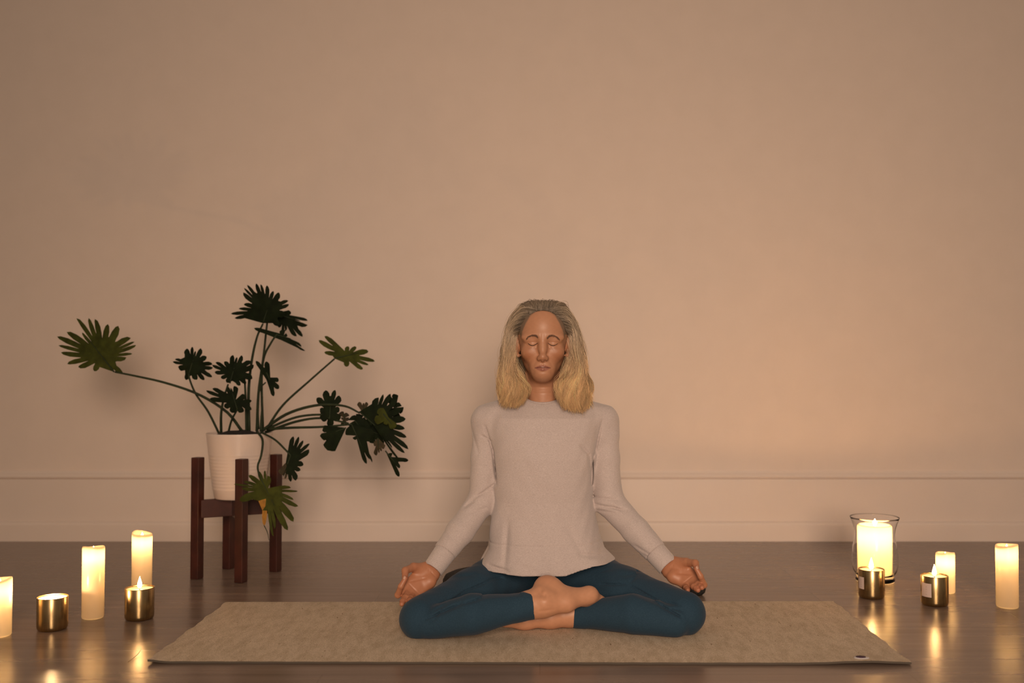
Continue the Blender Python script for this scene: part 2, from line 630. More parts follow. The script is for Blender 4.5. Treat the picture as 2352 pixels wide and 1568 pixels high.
# hurricane vase
hb = base_of(2010, 1343, 0.058)
hv = thing('glass_hurricane', 'flared clear glass hurricane holding the large pillar candle', 'candle holder', (hb[0], hb[1], 0.0))
outer = [(0, 0.0), (0.056, 0.0), (0.062, 0.003), (0.063, 0.009), (0.058, 0.015), (0.061, 0.022), (0.069, 0.036), (0.0735, 0.055), (0.0740, 0.085),
         (0.0705, 0.115), (0.0655, 0.142), (0.0640, 0.158), (0.0660, 0.175), (0.0715, 0.193), (0.0770, 0.206), (0.0788, 0.2115)]
inner = [(0.0785, 0.2125), (0.0775, 0.2115), (0.0755, 0.205), (0.0700, 0.193), (0.0644, 0.175), (0.0624, 0.158), (0.0640, 0.142), (0.0690, 0.115),
         (0.0725, 0.085), (0.0720, 0.055), (0.0675, 0.037), (0.058, 0.024), (0.03, 0.018), (0, 0.018)]
v, f = lathe(outer + inner, (hb[0], hb[1], 0.0), 64)
obj('glass', v, f, M['glass'], hv)
pc = thing('pillar_candle', 'large bright pillar candle burning inside the glass hurricane', 'candle', (hb[0], hb[1], 0.019))
r, z0, h = 0.0555, 0.019, 0.168
prof = [(0, 0.0), (r - 0.003, 0.0), (r, 0.004), (r, h * 0.5), (r, h - 0.008), (r - 0.002, h - 0.002), (r - 0.006, h), (r - 0.009, h - 0.002),
        (r - 0.012, h - 0.009), (r * 0.5, h - 0.012), (0, h - 0.013)]
v, f = lathe(prof, (hb[0], hb[1], z0), 48)
obj('wax_body', v, f, M['wax'], pc)
v, f = tube([(hb[0], hb[1], z0 + h - 0.014), (hb[0], hb[1], z0 + h - 0.004)], 0.001, 6)
obj('wick', v, f, M['wick'], pc)
flame((hb[0] + 0.001, hb[1], z0 + h - 0.006), 0.026, pc)
point_light('flame_light', (hb[0] + 0.001, hb[1], z0 + h + 0.008), 3.6, (1.0, 0.55, 0.24), 0.007, pc)
point_light('wax_glow', (hb[0], hb[1], z0 + h - 0.040), 0.55, (1.0, 0.66, 0.30), 0.012, pc)

# ------------------------------------------------------------------ plant stand and pot
legs = [np.array([-1.150, 3.358]), np.array([-0.985, 3.300]), np.array([-0.919, 3.480]), np.array([-1.0965, 3.527])]
ctr = sum(legs) / 4
stand = thing('plant_stand', 'dark red-brown wooden plant stand with four square legs', 'plant stand', (ctr[0], ctr[1], 0.0))
ang = math.atan2(legs[1][1] - legs[0][1], legs[1][0] - legs[0][0])
LEG_H = 0.405
for L in legs:
    v, f = box_geo(L[0], L[1], LEG_H / 2, 0.031, 0.031, LEG_H, ang)
    bevel(obj('leg', v, f, M['walnut'], stand, smooth=False), 0.002)
for a, b_, dz in ((0, 2, 0.0), (1, 3, -0.0005)):
    A, B = legs[a], legs[b_]
    d = B - A
    v, f = box_geo((A[0] + B[0]) / 2, (A[1] + B[1]) / 2, 0.232 + dz, np.linalg.norm(d) - 0.02, 0.024, 0.060, math.atan2(d[1], d[0]))
    bevel(obj('crossbar', v, f, M['walnut'], stand, smooth=False), 0.002)

PZ0, PZ1 = 0.2625, 0.484
PC = np.array([ctr[0] + 0.010, ctr[1], 0.0])
pot = thing('flower_pot', 'white ribbed ceramic pot seated in the wooden stand', 'pot', (PC[0], PC[1], PZ0))
prof = [(0, 0.0), (0.078, 0.0), (0.082, 0.004)]
Hh = PZ1 - PZ0
for i in range(8, 58):
    z = Hh * i / 60.0
    rr = 0.083 + 0.027 * (z / Hh) ** 0.9
    if z < Hh * 0.70:
        rr += 0.0007 * math.cos(z / 0.0115 * 2 * math.pi)
    prof.append((rr, z))
prof += [(0.1105, Hh - 0.002), (0.110, Hh), (0.107, Hh), (0.106, Hh - 0.004), (0.104, Hh - 0.03), (0.1, Hh - 0.06)]
v, f = lathe(prof, (PC[0], PC[1], PZ0), 64)
obj('pot_body', v, f, M['pot'], pot)
v, f = lathe([(0.1045, Hh - 0.03), (0.103, Hh - 0.012), (0.08, Hh - 0.006), (0.04, Hh + 0.004), (0, Hh + 0.008)], (PC[0], PC[1], PZ0), 40,
             lambda a, i: 0.004 * math.sin(3 * a + i) if i in (2, 3) else 0)
obj('soil', v, f, M['soil'], pot)

# ------------------------------------------------------------------ the plant
plant = thing('leafy_plant', 'dark green philodendron with deeply lobed leaves growing from the white pot', 'plant', (PC[0], PC[1], PZ1 - 0.01))


def leaf(base, tip, lobes, Y, m, w=8, normal=None, dY=0.0, jit=0.006, label=None, notch=0.66):
    """one lobed leaf blade. base, tip: pixel ends of the midrib; lobes: (x, y, half width, tint) pixel tips of the fingers; Y: depth at the base"""
    bx, tx = np.array(base, float), np.array(tip, float)
    C = bx * 0.62 + tx * 0.38
    axis2 = (tx - bx)
    La = np.linalg.norm(axis2)
    L = []
    for q in lobes + [(tip[0], tip[1], w * 0.8)]:
        d = np.array(q[:2], float) - C
        L.append([math.atan2(d[1], d[0]), np.linalg.norm(d), (q[2] if len(q) > 2 else w), (q[3] if len(q) > 3 else 0)])
    keep = []
    for a in L:                                            # drop tips buried inside the blade
        near = [b for b in L if b is not a and abs((b[0] - a[0] + math.pi) % (2 * math.pi) - math.pi) < 0.45]
        if near and a[1] < 0.62 * max(b[1] for b in near):
            continue
        if any(abs((b[0] - a[0] + math.pi) % (2 * math.pi) - math.pi) < 0.07 and b[1] >= a[1] for b in keep):
            continue
        keep.append(a)
    keep.sort()
    n = len(keep)
    pts, tint, ridge = [], [], []
    inner = []

    def put(ang_d, perp, r, off, tn, hgt):
        p = C + ang_d * r + perp * off
        pts.append(p); tint.append(tn); ridge.append(hgt)
    ba = math.atan2(bx[1] - C[1], bx[0] - C[0])
    outline = []
    for i in range(n):
        a0, r, ww, tn = keep[i]
        gl_ = (a0 - keep[i - 1][0]) % (2 * math.pi)
        gr_ = (keep[(i + 1) % n][0] - a0) % (2 * math.pi)
        d = np.array([math.cos(a0), math.sin(a0)])
        pp = np.array([-d[1], d[0]])
        bend = random.uniform(-0.05, 0.05) * r
        rs_ = max(0.58, notch + 0.04)
        ww = ww * (0.85 + 0.5 * notch)
        wl = min(ww, 0.90 * rs_ * r * math.tan(min(gl_, 1.5) / 2))
        wr = min(ww, 0.90 * rs_ * r * math.tan(min(gr_, 1.5) / 2))
        for rr, k, sd in ((rs_, 0.96, -1), ((rs_ + 0.94) / 2, 0.98, -1), (0.94, 0.60, -1), (1.0, 0.0, 0), (0.94, 0.60, 1), ((rs_ + 0.94) / 2, 0.98, 1), (rs_, 0.96, 1)):
            wd = wl if sd < 0 else wr
            put(d, pp, r * rr, sd * wd * k + bend * (rr - 0.5) * (1 if rr < 1 else 1.3), tn, 0.0)
            outline.append(len(pts) - 1)
        for rr in (0.25, 0.45, 0.65, 0.85):
            inner.append((d, pp, r * rr, bend * max(0, rr - 0.5), tn, 0.10 * ww))
        # notch to the next finger
        r2 = keep[(i + 1) % n][1]
        mid = a0 + gr_ / 2
        dm = np.array([math.cos(mid), math.sin(mid)])
        if gr_ > 1.25:
            if abs((ba - a0) % (2 * math.pi) - gr_ / 2) < gr_ / 2:
                put(np.array([math.cos(ba), math.sin(ba)]), pp, np.linalg.norm(bx - C), 0, tn, 0.0)
            else:
                put(dm, pp, 0.16 * min(r, r2), 0, tn, 0.0)
        else:
            put(dm, pp, random.uniform(0.92, 1.08) * notch * min(r, r2), 0, tn, 0.0)
        outline.append(len(pts) - 1)
    ninner = len(pts)
    for q in inner:
        put(*q)
    put(np.array([1.0, 0]), np.array([0, 1.0]), 0.0, 0, 0, 0.5)
    from mathutils.geometry import delaunay_2d_cdt
    vo, eo, fo, ov, oe, of = delaunay_2d_cdt([Vector((float(p[0]), float(p[1]))) for p in pts], [], [outline], 1, 1e-4)
    rm = max(k[1] for k in keep)
    V = []
    curl = random.uniform(0.10, 0.22)
    ph = random.uniform(0, 6.28)
    for k, p in enumerate(vo):
        src = ov[k][0] if ov[k] else 0
        rad = math.hypot(p.x - C[0], p.y - C[1]) / rm
        ang = math.atan2(p.y - C[1], p.x - C[0])
        s_ = ((p.x - bx[0]) * axis2[0] + (p.y - bx[1]) * axis2[1]) / (La * La)
        yy = Y + dY * max(-0.3, min(1.2, s_)) + (curl * rm * rad ** 2 * (0.6 + 0.4 * math.sin(3 * ang + ph)) - ridge[src] * 1.2) * Y / FPX + jit * math.sin(7 * ang + ph) * rad
        V.append(P(p.x, p.y, yy))
    nv_ = len(V)
    T = 0.0010
    verts = V + [v + np.array([0, T, 0]) for v in V]
    faces, fm = [], []
    edges = {}
    for t in fo:
        t = list(t)
        a, b_, c = [vo[k] for k in t]
        if (b_.x - a.x) * (c.y - a.y) - (b_.y - a.y) * (c.x - a.x) > 0:
            t = t[::-1]
        tn = max(set(tint[ov[k][0]] if ov[k] else 0 for k in t)) if min(tint[ov[k][0]] if ov[k] else 0 for k in t) > 0 else 0
        faces.append(tuple(t)); fm.append(tn)
        faces.append(tuple(nv_ + k for k in t[::-1])); fm.append(tn)
        for q in range(len(t)):
            e = (t[q], t[(q + 1) % len(t)])
            edges[e] = edges.get(e, 0) + 1
    for (a, b_) in list(edges):
        if (b_, a) not in edges:                           # rim of the blade, with its own vertices
            k = len(verts)
            verts += [verts[a], verts[b_], verts[nv_ + b_], verts[nv_ + a]]
            faces.append((k + 1, k, k + 3, k + 2)); fm.append(0)
    o = obj('leaf', verts, faces, None, plant, mats=[m, M['leaf_yellow'], M['leaf_brown']], fmat=fm)
    b3, t3 = P(base[0], base[1], Y - 0.001), P(C[0] * 0.35 + tip[0] * 0.65, C[1] * 0.35 + tip[1] * 0.65, Y + dY * 0.7 - 0.001)
    v, f = tube(catmull([b3, (b3 + t3) / 2, t3], 8), np.linspace(0.0024, 0.0007, 8), 6)
    obj('midrib', v, f, M['petiole'], o)
    if label:
        o['label'] = label
    return o


def petiole(pts, r0=0.0052, r1=0.0030):
    p3 = [P(*q) for q in pts]
    c = catmull(p3, 22)
    v, f = tube(c, np.linspace(r0, r1, 22), 8)
    return obj('petiole', v, f, M['petiole'], plant)


Yc = PC[1]
# far left fan leaf
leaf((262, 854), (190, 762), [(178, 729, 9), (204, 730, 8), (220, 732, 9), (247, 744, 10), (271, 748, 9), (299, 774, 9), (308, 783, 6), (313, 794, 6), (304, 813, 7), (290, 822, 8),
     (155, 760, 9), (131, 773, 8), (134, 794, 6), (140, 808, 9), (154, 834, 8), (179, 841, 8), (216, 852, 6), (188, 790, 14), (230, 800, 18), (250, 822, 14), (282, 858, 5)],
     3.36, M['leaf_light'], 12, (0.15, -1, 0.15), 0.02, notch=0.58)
petiole([(556, 990, Yc), (520, 945, 3.40), (455, 905, 3.38), (380, 879, 3.36), (310, 863, 3.36), (264, 854, 3.36)])
# top leaf, seen from below
leaf((604, 742), (628, 668), [(530, 720, 5), (539, 732, 4), (548, 709, 6), (562, 727, 4), (560, 698, 6), (558, 672, 8), (560, 661, 5), (566, 655, 4), (589, 650, 5), (600, 652, 8), (612, 655, 9),
     (640, 671, 8), (662, 690, 5), (664, 699, 5), (655, 720, 10), (640, 748, 6), (580, 690, 14), (600, 690, 16), (632, 700, 18), (570, 712, 9)],
     3.42, M['leaf'], 16, (0.1, -1, -0.2), -0.03)
petiole([(572, 990, Yc), (571, 900, 3.43), (578, 830, 3.43), (590, 775, 3.42), (604, 743, 3.42)], 0.0058)
petiole([(590, 990, Yc), (594, 900, 3.46), (605, 820, 3.47), (612, 755, 3.47), (616, 725, 3.47)])
leaf((628, 718), (690, 738), [(640, 752, 6), (655, 760, 7), (680, 773, 6), (694, 774, 5), (706, 748, 8), (707, 735, 4), (668, 716, 6), (652, 770, 7), (660, 735, 12), (680, 742, 11)],
     3.47, M['leaf'], 12, (0.2, -1, 0.3), 0.03)
leaf((634, 768), (678, 780), [(583, 755, 4), (612, 756, 7), (640, 762, 8), (692, 797, 5), (702, 804, 4), (668, 778, 8), (660, 770, 9), (645, 758, 10)],
     3.38, M['leaf'], 9, (0.1, -1, -0.5), 0.02)
petiole([(604, 990, Yc), (601, 880, 3.42), (606, 822, 3.40), (622, 788, 3.38), (637, 766, 3.38)], 0.0045)
# mid right leaf
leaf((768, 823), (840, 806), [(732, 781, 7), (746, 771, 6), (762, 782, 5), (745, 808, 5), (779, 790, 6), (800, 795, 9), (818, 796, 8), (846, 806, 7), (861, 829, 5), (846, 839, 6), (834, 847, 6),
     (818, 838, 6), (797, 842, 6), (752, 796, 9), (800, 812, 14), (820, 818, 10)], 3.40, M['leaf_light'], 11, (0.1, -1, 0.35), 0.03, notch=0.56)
petiole([(612, 985, Yc), (650, 930, 3.41), (710, 875, 3.40), (768, 824, 3.40)], 0.0046)
# mid left leaf
leaf((434, 858), (450, 806), [(397, 829, 6), (402, 824, 4), (409, 842, 9), (430, 800, 8), (442, 796, 8), (462, 800, 8), (475, 820, 8), (488, 836, 6), (489, 845, 6), (470, 850, 10), (470, 872, 9), (452, 872, 8), (426, 872, 5),
     (487, 866, 4), (445, 825, 16), (455, 840, 14)], 3.40, M['leaf'], 13, (0.0, -1, 0.2), 0.0)
petiole([(503, 995, Yc), (478, 945, 3.41), (450, 905, 3.40), (436, 872, 3.40), (434, 858, 3.40)], 0.0042)
# centre leaf
leaf((528, 880), (545, 820), [(495, 832, 5), (487, 838, 5), (515, 830, 6), (534, 815, 6), (556, 816, 6), (578, 830, 9), (583, 838, 8), (580, 868, 9), (566, 880, 7), (552, 885, 5), (520, 878, 6), (507, 867, 6), (493, 853, 8), (510, 850, 14),
     (550, 850, 18), (565, 848, 12)], 3.37, M['leaf'], 14, (0.0, -1, 0.3), 0.0)
petiole([(508, 995, Yc), (508, 950, 3.38), (514, 915, 3.37), (524, 882, 3.37)], 0.0048)
petiole([(566, 992, Yc), (565, 940, 3.41), (563, 890, 3.40), (560, 850, 3.40)], 0.0045)
# small right-hand leaf
leaf((612, 855), (628, 892), [(588, 828, 4), (598, 840, 6), (610, 830, 6), (612, 860, 6), (640, 875, 6), (641, 892, 7), (628, 910, 4), (616, 885, 7), (624, 880, 10)], 3.36, M['leaf'], 8, (0.2, -1, 0.1), -0.02)
petiole([(594, 985, 3.40), (592, 925, 3.38), (598, 892, 3.37), (610, 878, 3.36)], 0.0036, 0.0022)
# lower centre leaf
leaf((545, 940), (530, 890), [(473, 897, 6), (482, 914, 6), (487, 893, 6), (500, 905, 9), (524, 888, 8), (537, 886, 8), (545, 905, 10), (566, 912, 9), (578, 920, 6), (578, 940, 5), (560, 945, 10), (533, 948, 7), (515, 935, 9), (548, 925, 18), (525, 918, 15)],
     3.34, M['leaf'], 13, (0.0, -1, 0.3), 0.0)
petiole([(524, 995, 3.40), (532, 965, 3.37), (545, 940, 3.34)], 0.004)
# young shoot
petiole([(600, 990, 3.40), (601, 950, 3.40), (604, 910, 3.40)], 0.006, 0.0008)
# right upright leaf
leaf((757, 962), (760, 915), [(727, 914, 11), (747, 896, 9), (769, 895, 5), (779, 908, 9), (735, 938, 13), (742, 968, 14), (758, 980, 12), (780, 938, 11), (779, 966, 10)],
     3.33, M['leaf'], 12, (-0.3, -1, 0.0), 0.0)
petiole([(612, 985, 3.40), (680, 958, 3.37), (740, 952, 3.34), (757, 960, 3.33)], 0.0045)
leaf((790, 950), (792, 975), [(783, 945, 7), (797, 948, 7), (800, 965, 8), (790, 978, 8), (784, 962, 7)], 3.38, M['leaf_brown'], 8, (0, -1, 0.1), 0.0)
# big hanging cluster on the right
leaf((825, 945), (905, 1015), [(868, 912, 10), (880, 905, 10), (899, 905, 8), (913, 918, 8), (922, 935, 9), (932, 962, 8), (930, 984, 8), (934, 1004, 9), (860, 940, 16), (885, 930, 16), (900, 955, 14),
     (850, 975, 20), (875, 985, 20), (939, 1030, 8), (930, 1040, 6), (900, 1030, 16), (920, 1058, 4), (880, 1015, 16), (905, 990, 14)], 3.30, M['leaf'], 20, (0.1, -1, 0.2), -0.03)
leaf((808, 975), (838, 1040), [(825, 1000, 16), (815, 1010, 14), (835, 1030, 12), (842, 1065, 5), (835, 1052, 8), (850, 1055, 7), (855, 1062, 4), (850, 1025, 12), (795, 985, 10), (860, 1000, 14)],
     3.31, M['leaf'], 12, (-0.2, -1, 0.0), 0.0)
leaf((795, 982), (745, 1000), [(735, 1002, 13), (752, 1034, 14), (775, 1012, 12), (740, 988, 10)], 3.32, M['leaf'], 12, dY=0.0, notch=0.75)
leaf((885, 1035), (918, 1075), [(918, 1094, 5), (938, 1058, 4), (908, 1055, 8), (915, 1070, 7), (895, 1040, 9)], 3.29, M['leaf'], 6, (-0.2, -1, 0.1), 0.0)
leaf((835, 950), (835, 925), [(824, 923, 6), (842, 923, 5), (850, 938, 6), (832, 935, 9)], 3.36, M['leaf_brown'], 7, (0, -1, 0.2), 0.0)
leaf((868, 1005), (870, 1040), [(864, 1046, 6), (876, 1036, 6), (882, 1030, 7), (858, 1020, 7)], 3.27, M['leaf_brown'], 7, (0, -1, 0.1), 0.0)
leaf((880, 950), (905, 980), [(870, 938, 8), (893, 965, 9), (907, 983, 8), (860, 965, 9), (885, 975, 9)], 3.26, M['leaf_light'], 9, (0, -1, 0.3), 0.0)
petiole([(600, 990, 3.40), (660, 950, 3.37), (730, 930, 3.33), (790, 932, 3.31), (826, 948, 3.30)], 0.0058)
petiole([(610, 992, 3.42), (680, 968, 3.39), (740, 960, 3.36), (800, 972, 3.31)], 0.005)
petiole([(614, 985, 3.40), (670, 982, 3.37), (740, 980, 3.34), (808, 974, 3.31)], 0.005)
leaf((838, 985), (880, 1000), [(850, 960, 12), (872, 968, 12), (893, 990, 10), (898, 1008, 10), (880, 1022, 12), (858, 1018, 12), (842, 1004, 10)], 3.32, M['leaf'], 14, dY=0.02, notch=0.75)
leaf((905, 925), (912, 955), [(893, 910, 9), (905, 904, 8), (918, 925, 9), (925, 945, 9), (912, 962, 9), (895, 950, 10)], 3.33, M['leaf'], 10, notch=0.75)
leaf((815, 965), (830, 985), [(808, 955, 10), (826, 950, 12), (842, 965, 12), (845, 985, 12), (825, 996, 12), (806, 985, 10)], 3.33, M['leaf'], 12, notch=0.8)
# browning leaf hanging to the right of the pot
leaf((668, 1044), (650, 1095), [(675, 1002, 6), (688, 1003, 7), (672, 1010, 6), (698, 1012, 8), (711, 1018, 8), (710, 1032, 8), (700, 1025, 8), (690, 1040, 16, 2), (680, 1060, 18, 2), (665, 1080, 16, 2), (650, 1092, 12, 2), (655, 1100, 10, 2),
     (690, 1080, 8), (697, 1068, 8), (680, 1103, 8), (676, 1090, 12, 2), (668, 1106, 8)], 3.29, M['leaf'], 13, (-0.3, -1, 0.2), -0.02)
petiole([(600, 992, 3.36), (632, 1010, 3.31), (655, 1032, 3.29), (668, 1046, 3.29)], 0.0036)
# lowest leaf with yellowed edge
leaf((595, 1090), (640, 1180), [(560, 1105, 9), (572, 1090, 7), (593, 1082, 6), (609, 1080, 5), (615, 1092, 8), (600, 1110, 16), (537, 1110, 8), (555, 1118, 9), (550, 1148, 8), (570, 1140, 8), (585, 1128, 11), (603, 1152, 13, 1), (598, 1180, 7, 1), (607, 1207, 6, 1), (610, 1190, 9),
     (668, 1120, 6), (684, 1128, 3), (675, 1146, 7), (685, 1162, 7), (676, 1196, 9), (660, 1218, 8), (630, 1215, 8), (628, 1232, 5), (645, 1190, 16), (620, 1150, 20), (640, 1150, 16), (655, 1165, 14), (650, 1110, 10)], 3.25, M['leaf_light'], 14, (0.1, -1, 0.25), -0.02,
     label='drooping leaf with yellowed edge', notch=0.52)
petiole([(590, 990, 3.35), (603, 1010, 3.29), (600, 1045, 3.27), (592, 1070, 3.26), (595, 1090, 3.25)], 0.004)
petiole([(606, 1205, 3.25), (614, 1222, 3.25), (618, 1240, 3.25)], 0.0016, 0.0008)
# ------------------------------------------------------------------ implicit surface modelling kit
class Field:
    def __init__(self, lo, hi, h, cap=0.06):
        if isinstance(h, list):                  # free spacing along each axis
            self.ax = h
        else:
            lo = np.asarray(lo, dtype=np.float64)
            n = np.ceil((np.asarray(hi) - lo) / h).astype(int) + 1
            self.ax = [(lo[i] + h * np.arange(n[i])).astype(np.float32) for i in range(3)]
        self.D = np.full(tuple(len(a) for a in self.ax), cap, dtype=np.float32)

    def part(self, lo, hi, cap=0.06):
        s = self.box(lo, hi)
        return Field(None, None, [self.ax[i][s[i]] for i in range(3)], cap), s

    def merge(self, sub, k=0.0):
        F, s = sub
        a, d = self.D[s], F.D
        if k > 0:
            hh = np.clip(0.5 + 0.5 * (a - d) / k, 0, 1)
            self.D[s] = a * (1 - hh) + d * hh - k * hh * (1 - hh)
        else:
            self.D[s] = np.minimum(a, d)

    def box(self, lo, hi):
        s = []
        for i in range(3):
            a = np.searchsorted(self.ax[i], lo[i])
            b = np.searchsorted(self.ax[i], hi[i], side='right')
            s.append(slice(int(a), int(b)))
        return tuple(s)

    def grid(self, s):
        return (self.ax[0][s[0]][:, None, None], self.ax[1][s[1]][None, :, None], self.ax[2][s[2]][None, None, :])

    def op(self, prim, k=0.0, mode='u'):
        fn, lo, hi = prim
        mg = max(0.02, k * 1.6)
        s = self.box(np.asarray(lo) - mg, np.asarray(hi) + mg)
        if any(q.stop <= q.start for q in s):
            return self
        d = fn(*self.grid(s)).astype(np.float32)
        a = self.D[s]
        if mode == 'u':
            if k > 0:
                hh = np.clip(0.5 + 0.5 * (a - d) / k, 0, 1)
                r = a * (1 - hh) + d * hh - k * hh * (1 - hh)
            else:
                r = np.minimum(a, d)
        else:                                # carve
            d = -d
            if k > 0:
                hh = np.clip(0.5 - 0.5 * (a - d) / k, 0, 1)
                r = a * (1 - hh) + d * hh + k * hh * (1 - hh)
            else:
                r = np.maximum(a, d)
        self.D[s] = r
        return self

    def disp(self, fn, lo, hi):
        s = self.box(lo, hi)
        self.D[s] += fn(*self.grid(s)).astype(np.float32)
        return self

    def mesh(self):
        D = self.D
        s = D < 0
        cnt = np.zeros(tuple(n - 1 for n in D.shape), dtype=np.uint8)
        offs = [(a, b, c) for a in (0, 1) for b in (0, 1) for c in (0, 1)]
        nx, ny, nz = cnt.shape
        for a, b, c in offs:
            cnt += s[a:a + nx, b:b + ny, c:c + nz]
        I, J, K = np.nonzero((cnt > 0) & (cnt < 8))
        idx = np.full(cnt.shape, -1, dtype=np.int32)
        idx[I, J, K] = np.arange(len(I))
        V = {o: D[I + o[0], J + o[1], K + o[2]] for o in offs}
        acc = np.zeros((len(I), 3))
        num = np.zeros(len(I))
        for o in offs:
            for ax in range(3):
                if o[ax] == 0:
                    p = list(o); p[ax] = 1; p = tuple(p)
                    va, vb = V[o], V[p]
                    m = (va < 0) != (vb < 0)
                    t = np.where(m, va / np.where(m, va - vb, 1), 0)
                    pos = np.tile(np.array(o, dtype=float), (len(I), 1))
                    pos[:, ax] = t
                    acc += pos * m[:, None]
                    num += m
        acc /= num[:, None]
        verts = np.stack([self.ax[q][ii].astype(float) + acc[:, q] * (self.ax[q][ii + 1] - self.ax[q][ii]) for q, ii in enumerate((I, J, K))], 1)
        quads = []
        for ax in range(3):
            u, w = [(1, 2), (2, 0), (0, 1)][ax]
            sl0 = [slice(None)] * 3; sl1 = [slice(None)] * 3
            sl0[ax] = slice(0, -1); sl1[ax] = slice(1, None)
            e0, e1 = s[tuple(sl0)], s[tuple(sl1)]
            q = np.stack(np.nonzero(e0 != e1), 1)
            ok = (q[:, u] > 0) & (q[:, w] > 0) & (q[:, u] < cnt.shape[u]) & (q[:, w] < cnt.shape[w])
            q = q[ok]
            fl = e0[q[:, 0], q[:, 1], q[:, 2]]
            c = []
            for du, dw in ((-1, -1), (0, -1), (0, 0), (-1, 0)):
                r = q.copy(); r[:, u] += du; r[:, w] += dw
                c.append(idx[r[:, 0], r[:, 1], r[:, 2]])
            c = np.stack(c, 1)
            c[~fl] = c[~fl][:, ::-1]
            quads.append(c)
        f = np.vstack(quads)
        f = f[(f >= 0).all(1)]
        return verts, f


def relax(v, f, it=2, lam=0.5):
    for _ in range(it):
        acc = np.zeros_like(v); num = np.zeros(len(v))
        for a, b in ((0, 1), (1, 2), (2, 3), (3, 0)):
            np.add.at(acc, f[:, a], v[f[:, b]]); np.add.at(acc, f[:, b], v[f[:, a]])
            np.add.at(num, f[:, a], 1); np.add.at(num, f[:, b], 1)
        v = v * (1 - lam) + lam * acc / np.maximum(num, 1)[:, None]
    return v


def rcone(a, b, r1, r2, flat=None):
    """tapered capsule; flat=(axis, s): thickness along axis multiplied by s"""
    a, b = np.asarray(a, float), np.asarray(b, float)
    ba = b - a
    L2 = float(np.dot(ba, ba)) + 1e-12
    if flat is not None:
        ax = np.asarray(flat[0], float); ax = ax / np.linalg.norm(ax)
        inv = 1.0 / flat[1] - 1.0

    def fn(X, Y, Z):
        x, y, z = X - a[0], Y - a[1], Z - a[2]
        t = np.clip((x * ba[0] + y * ba[1] + z * ba[2]) / L2, 0, 1)
        x, y, z = x - t * ba[0], y - t * ba[1], z - t * ba[2]
        r = r1 + (r2 - r1) * t
        if flat is not None:
            q = (x * ax[0] + y * ax[1] + z * ax[2]) * inv
            x, y, z = x + q * ax[0], y + q * ax[1], z + q * ax[2]
            return (np.sqrt(x * x + y * y + z * z) - r) * min(1.0, flat[1])
        return np.sqrt(x * x + y * y + z * z) - r
    R = max(r1, r2) * (max(1.0, flat[1]) if flat else 1.0)
    return fn, np.minimum(a, b) - R, np.maximum(a, b) + R


def ell(c, r, rot=None):
    c, r = np.asarray(c, float), np.asarray(r, float)
    R = np.eye(3) if rot is None else np.array(Matrix.Rotation(rot[1], 3, rot[0]).transposed())

    def fn(X, Y, Z):
        x, y, z = X - c[0], Y - c[1], Z - c[2]
        if rot is not None:
            x, y, z = (R[0, 0] * x + R[0, 1] * y + R[0, 2] * z, R[1, 0] * x + R[1, 1] * y + R[1, 2] * z, R[2, 0] * x + R[2, 1] * y + R[2, 2] * z)
        k0 = np.sqrt((x / r[0]) ** 2 + (y / r[1]) ** 2 + (z / r[2]) ** 2)
        k1 = np.sqrt((x / r[0] ** 2) ** 2 + (y / r[1] ** 2) ** 2 + (z / r[2] ** 2) ** 2) + 1e-9
        return k0 * (k0 - 1.0) / k1
    m = max(r) if rot is not None else r
    return fn, c - m, c + m


def sph(c, r):
    return rcone(c, c, r, r)


def cut(prim, pt, n):
    """keep the side of the plane opposite to n"""
    fn, lo, hi = prim
    n = np.asarray(n, float); n = n / np.linalg.norm(n)

    def g(X, Y, Z):
        return np.maximum(fn(X, Y, Z), (X - pt[0]) * n[0] + (Y - pt[1]) * n[1] + (Z - pt[2]) * n[2])
    return g, lo, hi


def groove(F, a, b, w, depth, ymax, ymin=0.0, taper=True):
    """press a soft furrow into the surface along a->b, as seen from the front"""
    a, b = np.asarray(a, float), np.asarray(b, float)
    lo = np.minimum(a, b) - 3 * w
    hi = np.maximum(a, b) + 3 * w
    lo[1], hi[1] = ymin, ymax
    s = F.box(lo, hi)
    X, Y, Z = F.grid(s)
    ba = np.array([b[0] - a[0], b[2] - a[2]])
    L2 = float(np.dot(ba, ba)) + 1e-12
    t = np.clip(((X - a[0]) * ba[0] + (Z - a[2]) * ba[1]) / L2, 0, 1)
    d2 = (X - a[0] - t * ba[0]) ** 2 + (Z - a[2] - t * ba[1]) ** 2
    g = depth * np.exp(-d2 / w ** 2)
    if taper:
        g = g * (0.15 + 0.85 * np.clip(np.sin(np.pi * t), 0, 1) ** 0.6)
    F.D[s] += (g * np.ones_like(Y)).astype(np.float32)


def chain(F, pts, rad, k, k0=None, flat=None):
    for i in range(len(pts) - 1):
        F.op(rcone(pts[i], pts[i + 1], rad[i], rad[i + 1], flat), k if i else (k if k0 is None else k0))


def axis(spans):
    out = []
    for a, b, h in spans:
        n = max(1, int(round((b - a) / h)))
        out += list(a + (b - a) * np.arange(n) / n)
    return np.array(out + [spans[-1][1]], dtype=np.float32)


BODY = Field(None, None, [
    axis([(-0.42, -0.398, 0.004), (-0.398, -0.255, 0.0014), (-0.255, -0.105, 0.006), (-0.105, -0.05, 0.0022), (-0.05, 0.075, 0.0015), (0.075, 0.20, 0.0022), (0.20, 0.325, 0.006), (0.325, 0.47, 0.0014), (0.47, 0.50, 0.004)]),
    axis([(2.54, 2.64, 0.0022), (2.64, 2.85, 0.0015), (2.85, 3.06, 0.004)]),
    axis([(0.000, 0.145, 0.0015), (0.145, 0.56, 0.006), (0.56, 0.92, 0.0016)])])
person = thing('person', 'woman with long grey-blonde hair, pale sweater and blue leggings meditating cross-legged, eyes closed', 'person', (0.01, 2.9, 0.0))

